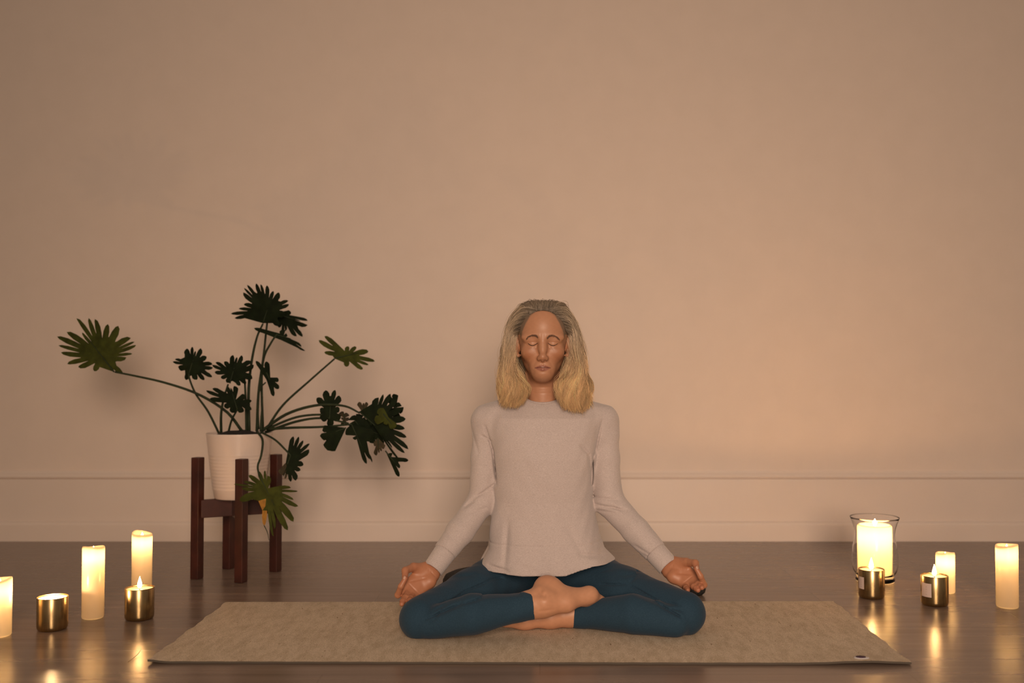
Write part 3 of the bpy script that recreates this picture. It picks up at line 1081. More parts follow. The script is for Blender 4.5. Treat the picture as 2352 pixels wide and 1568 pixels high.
# ------------------------------------------------------------------ joints (photo pixel, depth)
SHR, ELR, WRR = P(1118, 970, 2.905), P(1106, 1150, 2.885), P(992, 1310, 2.765)     # arm on the picture's left
SHL, ELL_, WRL = P(1388, 972, 2.905), P(1398, 1150, 2.885), P(1537, 1303, 2.765)   # arm on the picture's right
HIPR, HIPL = np.array([-0.072, 2.955, 0.110]), np.array([0.098, 2.955, 0.110])
KNR, KNL = P(966, 1420, 2.622), P(1571, 1408, 2.648)

# ------------------------------------------------------------------ head, in face coordinates
HC = P(1246.5, 790, 2.800)          # point on the face plane at eye height
HS = 1.0


def Hd(x, y, z):
    """x to picture right, y forward to camera, z up (metres)"""
    return HC + np.array([x, -y, z])


FhS = BODY.part(HC + np.array([-0.1, -0.045, -0.215]), HC + np.array([0.1, 0.205, 0.145]))
Fh = FhS[0]
Fh.op(ell(Hd(0, -0.092, 0.036), (0.0735, 0.096, 0.090)))
Fh.op(ell(Hd(0, -0.055, 0.045), (0.062, 0.056, 0.066)), 0.02)                 # forehead
Fh.op(ell(Hd(0, -0.062, -0.024), (0.0575, 0.062, 0.056)), 0.022)              # mid face
Fh.op(ell(Hd(0, -0.056, -0.056), (0.0375, 0.052, 0.040)), 0.020)              # jaw
for s in (-1, 1):
    Fh.op(rcone(Hd(s * 0.0460, -0.088, -0.040), Hd(s * 0.0140, -0.026, -0.0850), 0.0115, 0.0115), 0.022)   # jawline
    Fh.op(ell(Hd(s * 0.040, -0.026, -0.022), (0.020, 0.022, 0.018)), 0.022)    # cheekbone
    Fh.op(ell(Hd(s * 0.028, -0.0105, 0.0195), (0.030, 0.013, 0.0085)), 0.024)  # brow ridge
Fh.op(sph(Hd(0, -0.0155, -0.0825), 0.0155), 0.026)                              # chin
Fh.op(ell(Hd(0, -0.020, -0.0630), (0.031, 0.021, 0.026)), 0.02)                 # muzzle
for s in (-1, 1):
    Fh.op(ell(Hd(s * 0.0265, 0.0075, 0.0015), (0.0155, 0.0120, 0.0105)), 0.018, 'c')   # eye socket
    Fh.op(ell(Hd(s * 0.0285, -0.0120, -0.0005), (0.0145, 0.0118, 0.0105)), 0.0045)      # closed lid over the eye
    Fh.op(ell(Hd(s * 0.0300, -0.0075, 0.0110), (0.017, 0.0080, 0.0060)), 0.010)         # upper lid fold
    Fh.op(ell(Hd(s * 0.0280, -0.0100, -0.0135), (0.013, 0.0075, 0.0045)), 0.008)        # under-eye
Fh.op(rcone(Hd(0, -0.006, 0.018), Hd(0, 0.0040, -0.012), 0.0078, 0.0078), 0.016)        # bridge
Fh.op(rcone(Hd(0, 0.0035, -0.0065), Hd(0, 0.0140, -0.0340), 0.0072, 0.0088), 0.012)
Fh.op(sph(Hd(0, 0.0165, -0.0370), 0.0084), 0.008)                                       # tip
for s in (-1, 1):
    Fh.op(ell(Hd(s * 0.0098, 0.0070, -0.0410), (0.0060, 0.0095, 0.0062)), 0.008)        # wings
    Fh.op(ell(Hd(s * 0.0055, 0.0130, -0.0470), (0.0030, 0.0042, 0.0030)), 0.003, 'c')   # nostrils
Fh.op(rcone(Hd(0, 0.013, -0.0455), Hd(0, 0.0015, -0.0515), 0.0040, 0.0035), 0.004)
Fh.op(rcone(Hd(0, 0.0075, -0.0530), Hd(0, 0.0075, -0.0590), 0.0022, 0.0030), 0.004, 'c')  # philtrum
# lips
for s in (-1, 1):
    Fh.op(rcone(Hd(s * 0.0045, 0.0025, -0.0612), Hd(s * 0.0205, -0.0065, -0.0655), 0.0042, 0.0016), 0.002)
    Fh.op(rcone(Hd(0, 0.0014, -0.0714), Hd(s * 0.0165, -0.0060, -0.0687), 0.0060, 0.0022), 0.003)
    Fh.op(rcone(Hd(0, 0.0080, -0.0657), Hd(s * 0.010, 0.0055, -0.0649), 0.0013, 0.0013), 0.0016, 'c')
    Fh.op(rcone(Hd(s * 0.010, 0.0055, -0.0649), Hd(s * 0.0235, -0.0040, -0.0678), 0.0013, 0.0005), 0.0016, 'c')
    Fh.op(ell(Hd(s * 0.0750, -0.086, -0.004), (0.0085, 0.018, 0.030), ('Z', s * 0.45)), 0.006)                # ear
    Fh.op(ell(Hd(s * 0.0820, -0.079, 0.000), (0.0060, 0.009, 0.016), ('Z', s * 0.35)), 0.004, 'c')
    Fh.op(sph(Hd(s * 0.0705, -0.076, -0.031), 0.0062), 0.006)
# neck
Fh.op(ell(Hd(0, -0.060, -0.094), (0.030, 0.036, 0.016)), 0.02)
Fh.op(rcone(Hd(0, -0.094, -0.066), Hd(0, -0.106, -0.200), 0.044, 0.050), 0.022)
for s in (-1, 1):
    Fh.op(rcone(Hd(s * 0.042, -0.088, -0.085), Hd(s * 0.012, -0.066, -0.190), 0.0090, 0.0075), 0.012)
for s in (-1, 1):
    groove(Fh, Hd(s * 0.0165, 0, -0.0430), Hd(s * 0.0290, 0, -0.0660), 0.0040, 0.0011, HC[1] + 0.03)
    groove(Fh, Hd(s * 0.0245, 0, -0.0720), Hd(s * 0.0270, 0, -0.0900), 0.0040, 0.0009, HC[1] + 0.04)
    groove(Fh, Hd(s * 0.0145, 0, -0.0090), Hd(s * 0.0300, 0, -0.0170), 0.0030, 0.0008, HC[1] + 0.03)
    groove(Fh, Hd(s * 0.0160, 0, 0.0060), Hd(s * 0.0420, 0, 0.0050), 0.0016, 0.0007, HC[1] + 0.03)
    groove(Fh, Hd(s * 0.0060, 0, 0.0300), Hd(s * 0.0050, 0, 0.0160), 0.0022, 0.0005, HC[1] + 0.03)
groove(Fh, Hd(-0.013, 0, -0.0785), Hd(0.013, 0, -0.0785), 0.0035, 0.0010, HC[1] + 0.03)
groove(Fh, Hd(-0.035, 0, -0.1220), Hd(0.035, 0, -0.1220), 0.0030, 0.0012, HC[1] + 0.12)
groove(Fh, Hd(-0.030, 0, -0.1400), Hd(0.034, 0, -0.1380), 0.0022, 0.0007, HC[1] + 0.12)
BODY.merge(FhS)

# skin colour of the face: lips, flushed cheeks, brow-bone, scalp under the hair
SK = np.array([0.425, 0.212, 0.122])


def skin_cols(v, head=False):
    c = np.tile(SK, (len(v), 1))
    nz = np.sin(v[:, 0] * 310 + np.sin(v[:, 2] * 190) * 2) * np.sin(v[:, 2] * 270 + np.sin(v[:, 1] * 230)) * 0.025
    c *= (1 + nz)[:, None]
    if head:
        x, y, z = v[:, 0] - HC[0], -(v[:, 1] - HC[1]), v[:, 2] - HC[2]

        def blend(w, col):
            nonlocal c
            c = c * (1 - w[:, None]) + np.array(col) * w[:, None]
        g = lambda cx, cz, sx, sz: np.exp(-((np.abs(x) - cx) / sx) ** 2 - ((z - cz) / sz) ** 2) * (y > -0.07)
        blend(0.45 * g(0.045, -0.035, 0.022, 0.022), (0.33, 0.115, 0.052))
        blend(0.30 * g(0.0, -0.042, 0.012, 0.012), (0.35, 0.14, 0.08))
        blend(0.35 * g(0.028, -0.014, 0.014, 0.006), (0.26, 0.12, 0.075))
        blend(0.25 * g(0.014, 0.003, 0.006, 0.010), (0.21, 0.092, 0.052))
        ax_ = np.abs(x)
        zt = -0.0598 - 0.0068 * (ax_ / 0.0225) ** 1.6 + 0.0010 * np.clip(ax_ / 0.004, 0, 1)
        zb = -0.0760 + 0.0092 * (ax_ / 0.0225) ** 2
        zm = -0.0656 - 0.0022 * (ax_ / 0.0235) ** 2
        lip = np.clip((zt - z) / 0.0016 + 0.5, 0, 1) * np.clip((z - zb) / 0.0022 + 0.5, 0, 1) * np.clip((0.0232 - ax_) / 0.003, 0, 1) * (y > -0.02)
        blend(0.80 * lip, (0.25, 0.088, 0.066))
        blend(0.80 * np.exp(-((z - zm) / 0.0011) ** 2) * np.clip((0.0240 - ax_) / 0.003, 0, 1) * (y > -0.02), (0.065, 0.020, 0.017))
        # scalp
        hl = np.interp(np.abs(x), [0, 0.02, 0.035, 0.048, 0.056, 0.062, 0.067, 0.07], [0.096, 0.092, 0.080, 0.058, 0.040, 0.022, -0.005, -0.03])
        w = np.clip((z - hl) / 0.008 + 0.4, 0, 1)
        w = np.where((np.abs(x) > 0.064) & (z < 0.028) & (z > -0.045) & (y > -0.108), 0, w)
        w = np.where(z < -0.06, 0, w)
        blend(0.90 * w, (0.15, 0.112, 0.08))
    return c


TINT = []           # (centre, radius, tint) regions of the skin, then (tip, colour)
TIPS = []


# ------------------------------------------------------------------ hands
def hand(W, palm, fingers, thumb, elbow):
    """W wrist; palm = MCP joints index..little; fingers = joint lists; thumb = joints"""
    allp = np.array([W] + palm + sum(fingers, []) + thumb)
    lo, hi = allp.min(0) - 0.03, allp.max(0) + 0.03
    lo = np.minimum(lo, W - 0.05); hi = np.maximum(hi, W + 0.05)
    FS = BODY.part(lo, hi, 0.03)
    F = FS[0]
    fdir = (palm[1] + palm[2]) / 2 - W
    fdir /= np.linalg.norm(fdir)
    wdir = palm[0] - palm[3]
    wdir -= fdir * np.dot(wdir, fdir)
    wdir /= np.linalg.norm(wdir)
    nrm = np.cross(fdir, wdir)
    nrm /= np.linalg.norm(nrm)
    if nrm[1] > 0:
        nrm = -nrm                                   # palm faces the camera
    ed = (elbow - W) / np.linalg.norm(elbow - W)
    F.op(rcone(W + ed * 0.06, W, 0.026, 0.0235, (nrm, 0.75)), 0.01)
    offs = [0.022, 0.008, -0.006, -0.020]
    for i, mc in enumerate(palm):
        F.op(rcone(W + wdir * offs[i] * 0.75 + fdir * 0.008, mc, 0.0125, 0.0108), 0.012)
    # palm pads
    pc = (palm[0] + palm[3]) / 2
    F.op(ell(W + fdir * 0.030 - wdir * 0.018 + nrm * 0.006, (0.016, 0.013, 0.016)), 0.014)
    F.op(rcone(thumb[0] + nrm * 0.002, thumb[1], 0.0165, 0.0125), 0.014)
    F.op(rcone(thumb[0] + fdir * 0.012, palm[0], 0.011, 0.009), 0.012)
    for i, fj in enumerate(fingers):
        rr = [0.0092, 0.0084, 0.0076, 0.0066][:len(fj) + 1]
        if i == 3:
            rr = [q * 0.88 for q in rr]
        pts = [palm[i]] + fj
        for j in range(len(pts) - 1):
            F.op(rcone(pts[j], pts[j + 1], rr[j], rr[j + 1]), 0.0035 if j else 0.006)
        F.op(sph(pts[1], rr[1] * 1.04), 0.002)
    rr = [0.0125, 0.0105, 0.0098, 0.0080]
    for j in range(1, len(thumb) - 1):
        F.op(rcone(thumb[j], thumb[j + 1], rr[j], rr[j + 1]), 0.004)
    # creases of the palm
    groove(F, palm[0] - fdir * 0.018, palm[3] - fdir * 0.012, 0.0016, 0.0012, 2.9)
    groove(F, palm[0] - fdir * 0.022, W + fdir * 0.022 - wdir * 0.002, 0.0018, 0.0016, 2.9)
    groove(F, W + wdir * 0.02, W - wdir * 0.02, 0.0014, 0.0008, 2.9)
    for i in (1, 2, 3):
        groove(F, palm[i] + wdir * 0.008 + fdir * 0.006, palm[i] - wdir * 0.008 + fdir * 0.006, 0.0013, 0.0009, 2.9)
    BODY.merge(FS)
    TINT.append((lo, hi, np.array([1.0, 0.86, 0.81])))
    TIPS.extend((fj[-1], 0.012, 0.5, np.array((0.40, 0.14, 0.08))) for fj in fingers + [thumb])
    return nrm


def nail(tip, prev, nrm, side_hint, r):
    """thin curved plate on the back of a fingertip"""
    d = tip - prev
    d /= np.linalg.norm(d)
    n = nrm - d * np.dot(nrm, d)
    n /= np.linalg.norm(n)
    s = np.cross(d, n)
    vv, ff = [], []
    for i in range(5):
        for j in range(5):
            u, w = (j / 4 - 0.5) * 1.7, i / 4
            a = u
            sc = 1.0 if w < 0.8 else 0.8
            vv.append(tip + d * (w * 0.009 - 0.0035) + (n * math.cos(a * sc) + s * math.sin(a * sc)) * (r + 0.0006 - 0.0012 * max(0, w - 0.7)))
    for i in range(4):
        for j in range(4):
            k = i * 5 + j
            ff.append((k, k + 1, k + 6, k + 5))
    return vv, ff


hl_p = [P(929, 1346, 2.722), P(938, 1356, 2.716), P(949, 1364, 2.716), P(961, 1371, 2.722)]
hl_f = [[P(914, 1366, 2.690), P(921, 1346, 2.672), P(931, 1328, 2.676)],
        [P(930, 1372, 2.682), P(925, 1381, 2.664), P(923, 1387, 2.652)],
        [P(943, 1374, 2.684), P(941, 1379, 2.666), P(943, 1382, 2.656)],
        [P(957, 1377, 2.694), P(954, 1380, 2.680), P(954, 1382, 2.670)]]
hl_t = [P(977, 1308, 2.770), P(950, 1302, 2.735), P(931, 1310, 2.704), P(930, 1327, 2.686)]
nr_r = hand(WRR, hl_p, hl_f, hl_t, ELR)
hr_p = [P(1603, 1325, 2.722), P(1596, 1334, 2.716), P(1586, 1340, 2.716), P(1572, 1344, 2.722)]
hr_f = [[P(1617, 1343, 2.690), P(1609, 1323, 2.672), P(1599, 1305, 2.676)],
        [P(1604, 1341, 2.688), P(1609, 1346, 2.672), P(1612, 1349, 2.662)],
        [P(1594, 1347, 2.688), P(1600, 1352, 2.674), P(1603, 1355, 2.666)],
        [P(1576, 1349, 2.694), P(1579, 1353, 2.680), P(1580, 1355, 2.670)]]
hr_t = [P(1552, 1293, 2.770), P(1577, 1291, 2.735), P(1597, 1293, 2.704), P(1600, 1306, 2.686)]
nr_l = hand(WRL, hr_p, hr_f, hr_t, ELL_)

# ------------------------------------------------------------------ feet
AR = P(1222, 1388, 2.620)
lo, hi = P(1120, 1450, 2.56), P(1420, 1290, 2.80)
lo = np.array([lo[0], 2.54, 0.003]); hi = np.array([hi[0], 2.80, 0.20])
FfS = BODY.part(lo, hi)
Ff = FfS[0]
# her left foot underneath
LA = P(1310, 1410, 2.700)
chain(Ff, [P(1345, 1409, 2.700), LA, P(1265, 1416, 2.690), P(1205, 1424, 2.680), P(1160, 1430, 2.675)], [0.033, 0.031, 0.028, 0.022, 0.012], 0.02)
BODY.merge(FfS)
FfS = BODY.part(lo, hi)
Ff = FfS[0]
chain(Ff, [P(1180, 1395, 2.612), P(1222, 1388, 2.620), P(1245, 1383, 2.620)], [0.034, 0.0335, 0.034], 0.02)
Ff.op(rcone(P(1250, 1378, 2.630), P(1253, 1349, 2.655), 0.033, 0.0275), 0.022)          # heel
Ff.op(rcone(P(1252, 1350, 2.655), P(1290, 1364, 2.650), 0.024, 0.022), 0.022)
Ff.op(rcone(P(1250, 1383, 2.618), P(1300, 1384, 2.628), 0.033, 0.0235), 0.022)          # instep
Ff.op(rcone(P(1300, 1381, 2.630), P(1352, 1367, 2.665), 0.0225, 0.0190), 0.02)
Ff.op(rcone(P(1285, 1368, 2.645), P(1345, 1369, 2.662), 0.0215, 0.0185), 0.02)
Ff.op(sph(P(1355, 1365, 2.668), 0.0190), 0.016)                                        # ball of the big toe
Ff.op(rcone(P(1358, 1366, 2.668), P(1392, 1384, 2.705), 0.0150, 0.0105), 0.012)
Ff.op(rcone(P(1340, 1380, 2.665), P(1380, 1392, 2.700), 0.0130, 0.0095), 0.010)
Ff.op(sph(P(1251, 1381, 2.592), 0.0085), 0.016)                                        # ankle bone
Ff.op(sph(P(1266, 1350, 2.652), 0.0260), 0.02)
groove(Ff, P(1243, 1363, 2.60), P(1250, 1366, 2.60), 0.0060, 0.0050, 2.66, taper=False)
groove(Ff, P(1236, 1400, 2.60), P(1275, 1396, 2.60), 0.0040, 0.0012, 2.66)
Ff.op(rcone(P(1238, 1352, 2.600), P(1232, 1362, 2.590), 0.004, 0.003), 0.016, 'c')
BODY.merge(FfS)
TINT.append((lo, hi, np.array([1.22, 1.25, 1.28])))
TIPS.append((P(1255, 1330, 2.655), 0.022, 0.45, np.array((0.42, 0.17, 0.09))))

# ------------------------------------------------------------------ the rest of the body, inside the clothes
FbS = BODY.part((-0.42, 2.56, 0.0), (0.49, 3.05, 0.68))
Fb = FbS[0]
Fb.op(rcone((0.012, 2.94, 0.13), (0.012, 2.915, 0.56), 0.075, 0.065))
Fb.op(rcone((0.012, 2.91, 0.56), HC + np.array([0, 0.108, -0.17]), 0.05, 0.042), 0.03)
for a, b_, c_ in ((SHR, ELR, WRR), (SHL, ELL_, WRL)):
    Fb.op(rcone(a, b_, 0.032, 0.026), 0.02)
    Fb.op(rcone(b_, c_, 0.026, 0.018), 0.02)
    Fb.op(rcone((0.012, 2.915, 0.54), a, 0.045, 0.036), 0.03)
for a, b_, c_ in ((HIPR, KNR, P(1180, 1395, 2.612)), (HIPL, KNL, P(1345, 1409, 2.700))):
    Fb.op(rcone(a, b_, 0.055, 0.030), 0.02)
    Fb.op(rcone(b_, c_, 0.026, 0.022), 0.01)
BODY.merge(FbS)
bv, bf = BODY.mesh()
bv = relax(bv, bf, 1, 0.35)
bv[:, 2] = np.maximum(bv[:, 2], 0.0068)
hd = (bv[:, 2] > HC[2] - 0.20)
bc = np.where(hd[:, None], skin_cols(bv, True), skin_cols(bv))
for lo_, hi_, t_ in TINT:
    ins = ((bv > lo_) & (bv < hi_)).all(1)
    bc[ins] *= t_
for c0_, r_, w_, col_ in TIPS:
    w = (w_ * np.exp(-(np.linalg.norm(bv - c0_, axis=1) / r_) ** 2))[:, None]
    bc = bc * (1 - w) + col_ * w
print('body verts', len(bv))

m, nt, b = new_mat('skin')
at = nd(nt, 'ShaderNodeAttribute', attribute_name='Col')
nt.links.new(at.outputs['Color'], b.inputs['Base Color'])
S(b, Roughness=0.44, Specular_IOR_Level=0.42)
tcn = nd(nt, 'ShaderNodeTexCoord')
nzn = nd(nt, 'ShaderNodeTexNoise')
nzn.inputs['Scale'].default_value = 420
nt.links.new(tcn.outputs['Object'], nzn.inputs['Vector'])
add_bump(nt, b, nzn.outputs['Fac'], 0.12, 0.0008)
M['skin'] = m
body = obj('body', bv, bf, M['skin'], person, cols=bc)

M['nail'] = simple('fingernail', (0.55, 0.32, 0.23), 0.3)
for tip, prev, side in ((hl_f[0][2], hl_f[0][1], (-0.75, -0.55, -0.2)), (hr_f[0][2], hr_f[0][1], (0.75, -0.55, -0.2))):
    vv, ff = nail(tip, prev, np.array(side), None, 0.0066)
    o = obj('fingernail', vv, ff, M['nail'], body)
    o.modifiers.new('thick', 'SOLIDIFY').thickness = 0.0006

# ------------------------------------------------------------------ sweater
rows = [  # pixel row, left x, right x, front depth, back depth
    (905, 1205, 1290, 2.862, 2.950), (922, 1160, 1338, 2.848, 2.965), (935, 1128, 1372, 2.832, 2.978), (960, 1118, 1384, 2.806, 2.992), (1000, 1126, 1377, 2.788, 3.002), (1050, 1132, 1369, 2.778, 3.004),
    (1100, 1137, 1362, 2.778, 2.998), (1150, 1136, 1361, 2.782, 2.988), (1190, 1129, 1366, 2.778, 2.988), (1230, 1124, 1374, 2.768, 2.995),
    (1260, 1120, 1386, 2.758, 3.005), (1290, 1104, 1411, 2.745, 3.020), (1330, 1094, 1424, 2.735, 3.035)]
zz = np.array([P(1246, r[0], 2.85)[2] for r in rows])[::-1]
xl = np.array([P(r[1], r[0], 2.90)[0] for r in rows])[::-1]
xr = np.array([P(r[2], r[0], 2.90)[0] for r in rows])[::-1]
yf = np.array([r[3] for r in rows])[::-1]
yb = np.array([r[4] for r in rows])[::-1]


def torso(X, Y, Z):
    z = Z.ravel()
    a = ((np.interp(z, zz, xr) - np.interp(z, zz, xl)) / 2)[None, None, :]
    cx = ((np.interp(z, zz, xr) + np.interp(z, zz, xl)) / 2)[None, None, :]
    b_ = ((np.interp(z, zz, yb) - np.interp(z, zz, yf)) / 2)[None, None, :]
    cy = ((np.interp(z, zz, yb) + np.interp(z, zz, yf)) / 2)[None, None, :]
    x, y = (X - cx) / a, (Y - cy) / b_
    # gentle drape folds towards the hem
    ph = np.arctan2(Y - cy, X - cx)
    amp = np.clip((0.36 - Z) / 0.22, 0, 1) * 0.028
    q = (np.abs(x) ** 2.4 + np.abs(y) ** 2.4) ** (1 / 2.4)
    q = q - amp * (np.sin(ph * 9 + 1.3) * 0.6 + np.sin(ph * 5 + 0.4) * 0.5)
    return (q - 1) * np.minimum(a, b_) * 0.9


Fs = Field((-0.36, 2.69, 0.12), (0.42, 3.06, 0.69), 0.0026)
Fs.op((torso, (-0.2, 2.70, 0.10), (0.24, 3.06, 0.665)))
NB = HC + np.array([0, 0.106, -0.150])
for s, sh in ((-1, SHR), (1, SHL)):
    Fs.op(rcone(NB + np.array([s * 0.03, 0, -0.012]), sh + np.array([-s * 0.008, 0, 0.012]), 0.034, 0.034), 0.04)
# sleeves


def sleeve(F, sh, el, wr, rs, k, seam_t):
    u = (el - sh)
    F.op(rcone(sh, sh + u * 0.14, rs[0], rs[0] * 0.97), 0.035)
    F.op(rcone(sh + u * 0.10, sh + u * 0.45, rs[0] * 0.96, rs[1]), k)
    F.op(rcone(sh + u * 0.45, el, rs[1], rs[2]), 0.012)
    w = (wr - el)
    F.op(rcone(el, el + w * 0.45, rs[2], rs[3]), 0.014)
    F.op(cut(rcone(el + w * 0.45, wr, rs[3], rs[4]), el + w * seam_t, w), 0.010)


sleeve(Fs, SHR, ELR, WRR, [0.0395, 0.0380, 0.0385, 0.0385, 0.0290], 0.010, 0.745)
sleeve(Fs, SHL, ELL_, WRL, [0.0395, 0.0378, 0.0400, 0.0390, 0.0300], 0.010, 0.78)
# elbow and underarm creases
for (a, b_, w_, d_) in [
        ((1070, 1158), (1138, 1112), 0.0040, 0.0034), ((1064, 1166), (1090, 1150), 0.0040, 0.0042), ((1078, 1176), (1120, 1166), 0.0050, 0.0024), ((1085, 1140), (1136, 1128), 0.0045, 0.0016),
        ((1080, 985), (1098, 1045), 0.0050, 0.0020), ((1104, 1000), (1130, 1016), 0.0035, 0.0032), ((1112, 975), (1132, 1040), 0.0035, 0.0040), ((1130, 1030), (1140, 1115), 0.0035, 0.0050),
        ((1362, 1144), (1424, 1148), 0.0045, 0.0030), ((1366, 1160), (1440, 1170), 0.0042, 0.0042), ((1372, 1174), (1430, 1178), 0.0045, 0.0026), ((1400, 1160), (1438, 1176), 0.0035, 0.0026),
        ((1330, 1018), (1354, 1044), 0.0050, 0.0030), ((1352, 1040), (1360, 1100), 0.0060, 0.0030), ((1384, 965), (1366, 1050), 0.0035, 0.0030), ((1364, 1040), (1360, 1120), 0.0035, 0.0050),
        ((1436, 1262), (1480, 1290), 0.0060, 0.0040), ((1452, 1244), (1492, 1266), 0.0045, 0.0022), ((1470, 1262), (1515, 1286), 0.0040, 0.0020), ((1020, 1215), (1060, 1235), 0.0050, 0.0014),
        ((1168, 1190), (1160, 1300), 0.0090, 0.0038), ((1190, 1285), (1240, 1300), 0.0080, 0.0018), ((1325, 1262), (1396, 1276), 0.0060, 0.0034), ((1122, 1290), (1172, 1300), 0.0050, 0.0036), ((1300, 1200), (1340, 1270), 0.0110, 0.0024)]:
    groove(Fs, P(a[0], a[1], 2.84), P(b_[0], b_[1], 2.84), w_ * 0.85, d_ * 1.5, 2.895)
# lighter relief of the cloth
Fs.disp(lambda X, Y, Z: 0.0016 * np.sin(X * 38 + 2.0 * np.sin(Z * 17)) * np.sin(Z * 21 + Y * 12) + 0.0006 * np.sin(Z * 75 + 8 * np.sin(X * 21)) * np.sin(X * 30 + Y * 44), (-1, 0, 0), (1, 5, 2))
# hem seam
ZS = P(1246, 1257, 2.757)[2]
Fs.disp(lambda X, Y, Z: 0.0020 * np.exp(-((Z - ZS - 0.02 * np.clip(X - 0.06, 0, 1)) / 0.0022) ** 2) * ((X > -0.16) & (X < 0.18)), (-0.16, 2.6, ZS - 0.02), (0.18, 3.1, ZS + 0.02))
# hem line
hx = np.array([-0.30, -0.16, -0.10, -0.05, 0.07, 0.11, 0.15, 0.20, 0.5])
hz = np.array([0.140, 0.140, 0.136, 0.133, 0.134, 0.146, 0.156, 0.156, 0.156])


def hem(X, Y, Z):
    h0 = np.interp(X.ravel(), hx, hz)[:, None, None]
    return (Z - h0) * np.ones_like(Y)


s_ = Fs.box((-0.2, 2.69, 0.1), (0.24, 3.06, 0.3))
X_, Y_, Z_ = Fs.grid(s_)
Fs.D[s_] = np.maximum(Fs.D[s_], -hem(X_, Y_, Z_).astype(np.float32))
# side slit and hollow under the hem
Fs.op((lambda X, Y, Z: np.maximum(np.maximum(np.abs(Y - 2.885 + (Z - 0.15) * 0.35) - 0.016 * np.clip((0.205 - Z) / 0.05, 0, 1), X + 0.128), Z - 0.205), (-0.18, 2.83, 0.12), (-0.12, 2.94, 0.21)), 0.0, 'c')
Fs.op(ell((0.015, 2.90, 0.125), (0.130, 0.125, 0.045)), 0.004, 'c')
# neck opening
Fs.op(rcone(NB + np.array([0, -0.004, -0.055]), NB + np.array([0, 0.000, 0.09]), 0.053, 0.072), 0.004, 'c')
Fs.op(ell(NB + np.array([0, -0.040, 0.002]), (0.050, 0.042, 0.022)), 0.006, 'c')
sv, sf = Fs.mesh()
sv = relax(sv, sf, 1, 0.5)

m, nt, b = new_mat('heather_knit')
c1, f1, src = noise_mix(nt, 700.0, (0.40, 0.342, 0.328), (0.57, 0.495, 0.475), 3, mscale=(0.4, 0.4, 1.3), lo=0.25, hi=0.75)
nt.links.new(c1, b.inputs['Base Color'])
S(b, Roughness=0.95, Specular_IOR_Level=0.15, Sheen_Weight=0.25, Sheen_Roughness=0.6)
add_bump(nt, b, f1, 0.25, 0.0012)
M['knit'] = m
sweater = obj('sweater', sv, sf, M['knit'], person)
sweater['label'] = 'pale heather knit sweater'

# ribbed neckband and cuffs
ring = []
for t in np.linspace(math.pi, 3 * math.pi, 49):
    ring.append(NB + np.array([0.0560 * math.sin(t), 0.004 - 0.0610 * math.cos(t), -0.002 - 0.022 * math.cos(t)]))
v, f = tube(ring, 0.0062, 10, caps=False, flat=((0, 0, 1), 1.55))
obj('neckband', v, f, M['knit'], sweater)
for el, wr, t0, t1, r0, r1 in ((ELR, WRR, 0.742, 0.985, 0.0308, 0.0285), (ELL_, WRL, 0.777, 0.985, 0.0312, 0.0300)):
    w = wr - el
    prof = [(t0 - 0.004, 0.90), (t0, 0.985), (t0 + 0.012, 1.03), (t0 + 0.08, 1.02), (t1 - 0.05, 1.02), (t1 - 0.008, 1.01), (t1, 0.98), (t1 + 0.004, 0.93), (t1 - 0.01, 0.88), (t1 - 0.06, 0.86)]
    pts = [el + w * q[0] for q in prof]
    rad = [(r0 + (r1 - r0) * (q[0] - t0) / (t1 - t0)) * q[1] for q in prof]
    # ring by ring so that the inner turn is kept
    d = w / np.linalg.norm(w)
    u = np.cross(d, (0, 0, 1)); u /= np.linalg.norm(u)
    k_ = np.cross(d, u)
    vv, ff, nn = [], [], 40
    for p_, r_ in zip(pts, rad):
        for q in range(nn):
            a = 2 * math.pi * q / nn
            rr = r_ * (1 + 0.012 * math.sin(3 * a + 1) + 0.006 * math.sin(20 * a))
            vv.append(p_ + (u * math.cos(a) + k_ * math.sin(a)) * rr)
    for i in range(len(pts) - 1):
        for q in range(nn):
            q2 = (q + 1) % nn
            ff.append((i * nn + q, i * nn + q2, (i + 1) * nn + q2, (i + 1) * nn + q))
    obj('cuff', vv, ff, M['knit'], sweater)

# ------------------------------------------------------------------ leggings
Fl = Field((-0.42, 2.50, 0.0), (0.50, 3.07, 0.235), 0.0028)
Fl.op(ell((0.012, 2.965, 0.118), (0.150, 0.095, 0.085)))
for hip, kn, rk in ((HIPR, KNR, 0.0560), (HIPL, KNL, 0.0575)):
    mid = hip * 0.5 + kn * 0.5 + np.array([0, -0.004, -0.012])
    Fl.op(rcone(hip, mid, 0.082, 0.070), 0.03)
    Fl.op(rcone(mid, kn, 0.070, rk), 0.03)
# her left shin, lying on the mat
KL2 = P(1550, 1426, 2.618)
CL = P(1455, 1409, 2.645)
Fl.op(rcone(KL2, CL, 0.0420, 0.0520), 0.006)
Fl.op(cut(rcone(CL, P(1335, 1410, 2.698), 0.0520, 0.0345), P(1304, 1412, 2.700), (-1, 0.02, 0.0)), 0.005)
Fl.op(cut(rcone(P(1335, 1410, 2.698), P(1290, 1413, 2.702), 0.0345, 0.0325), P(1304, 1412, 2.700), (-1, 0.02, 0.0)), 0.012)
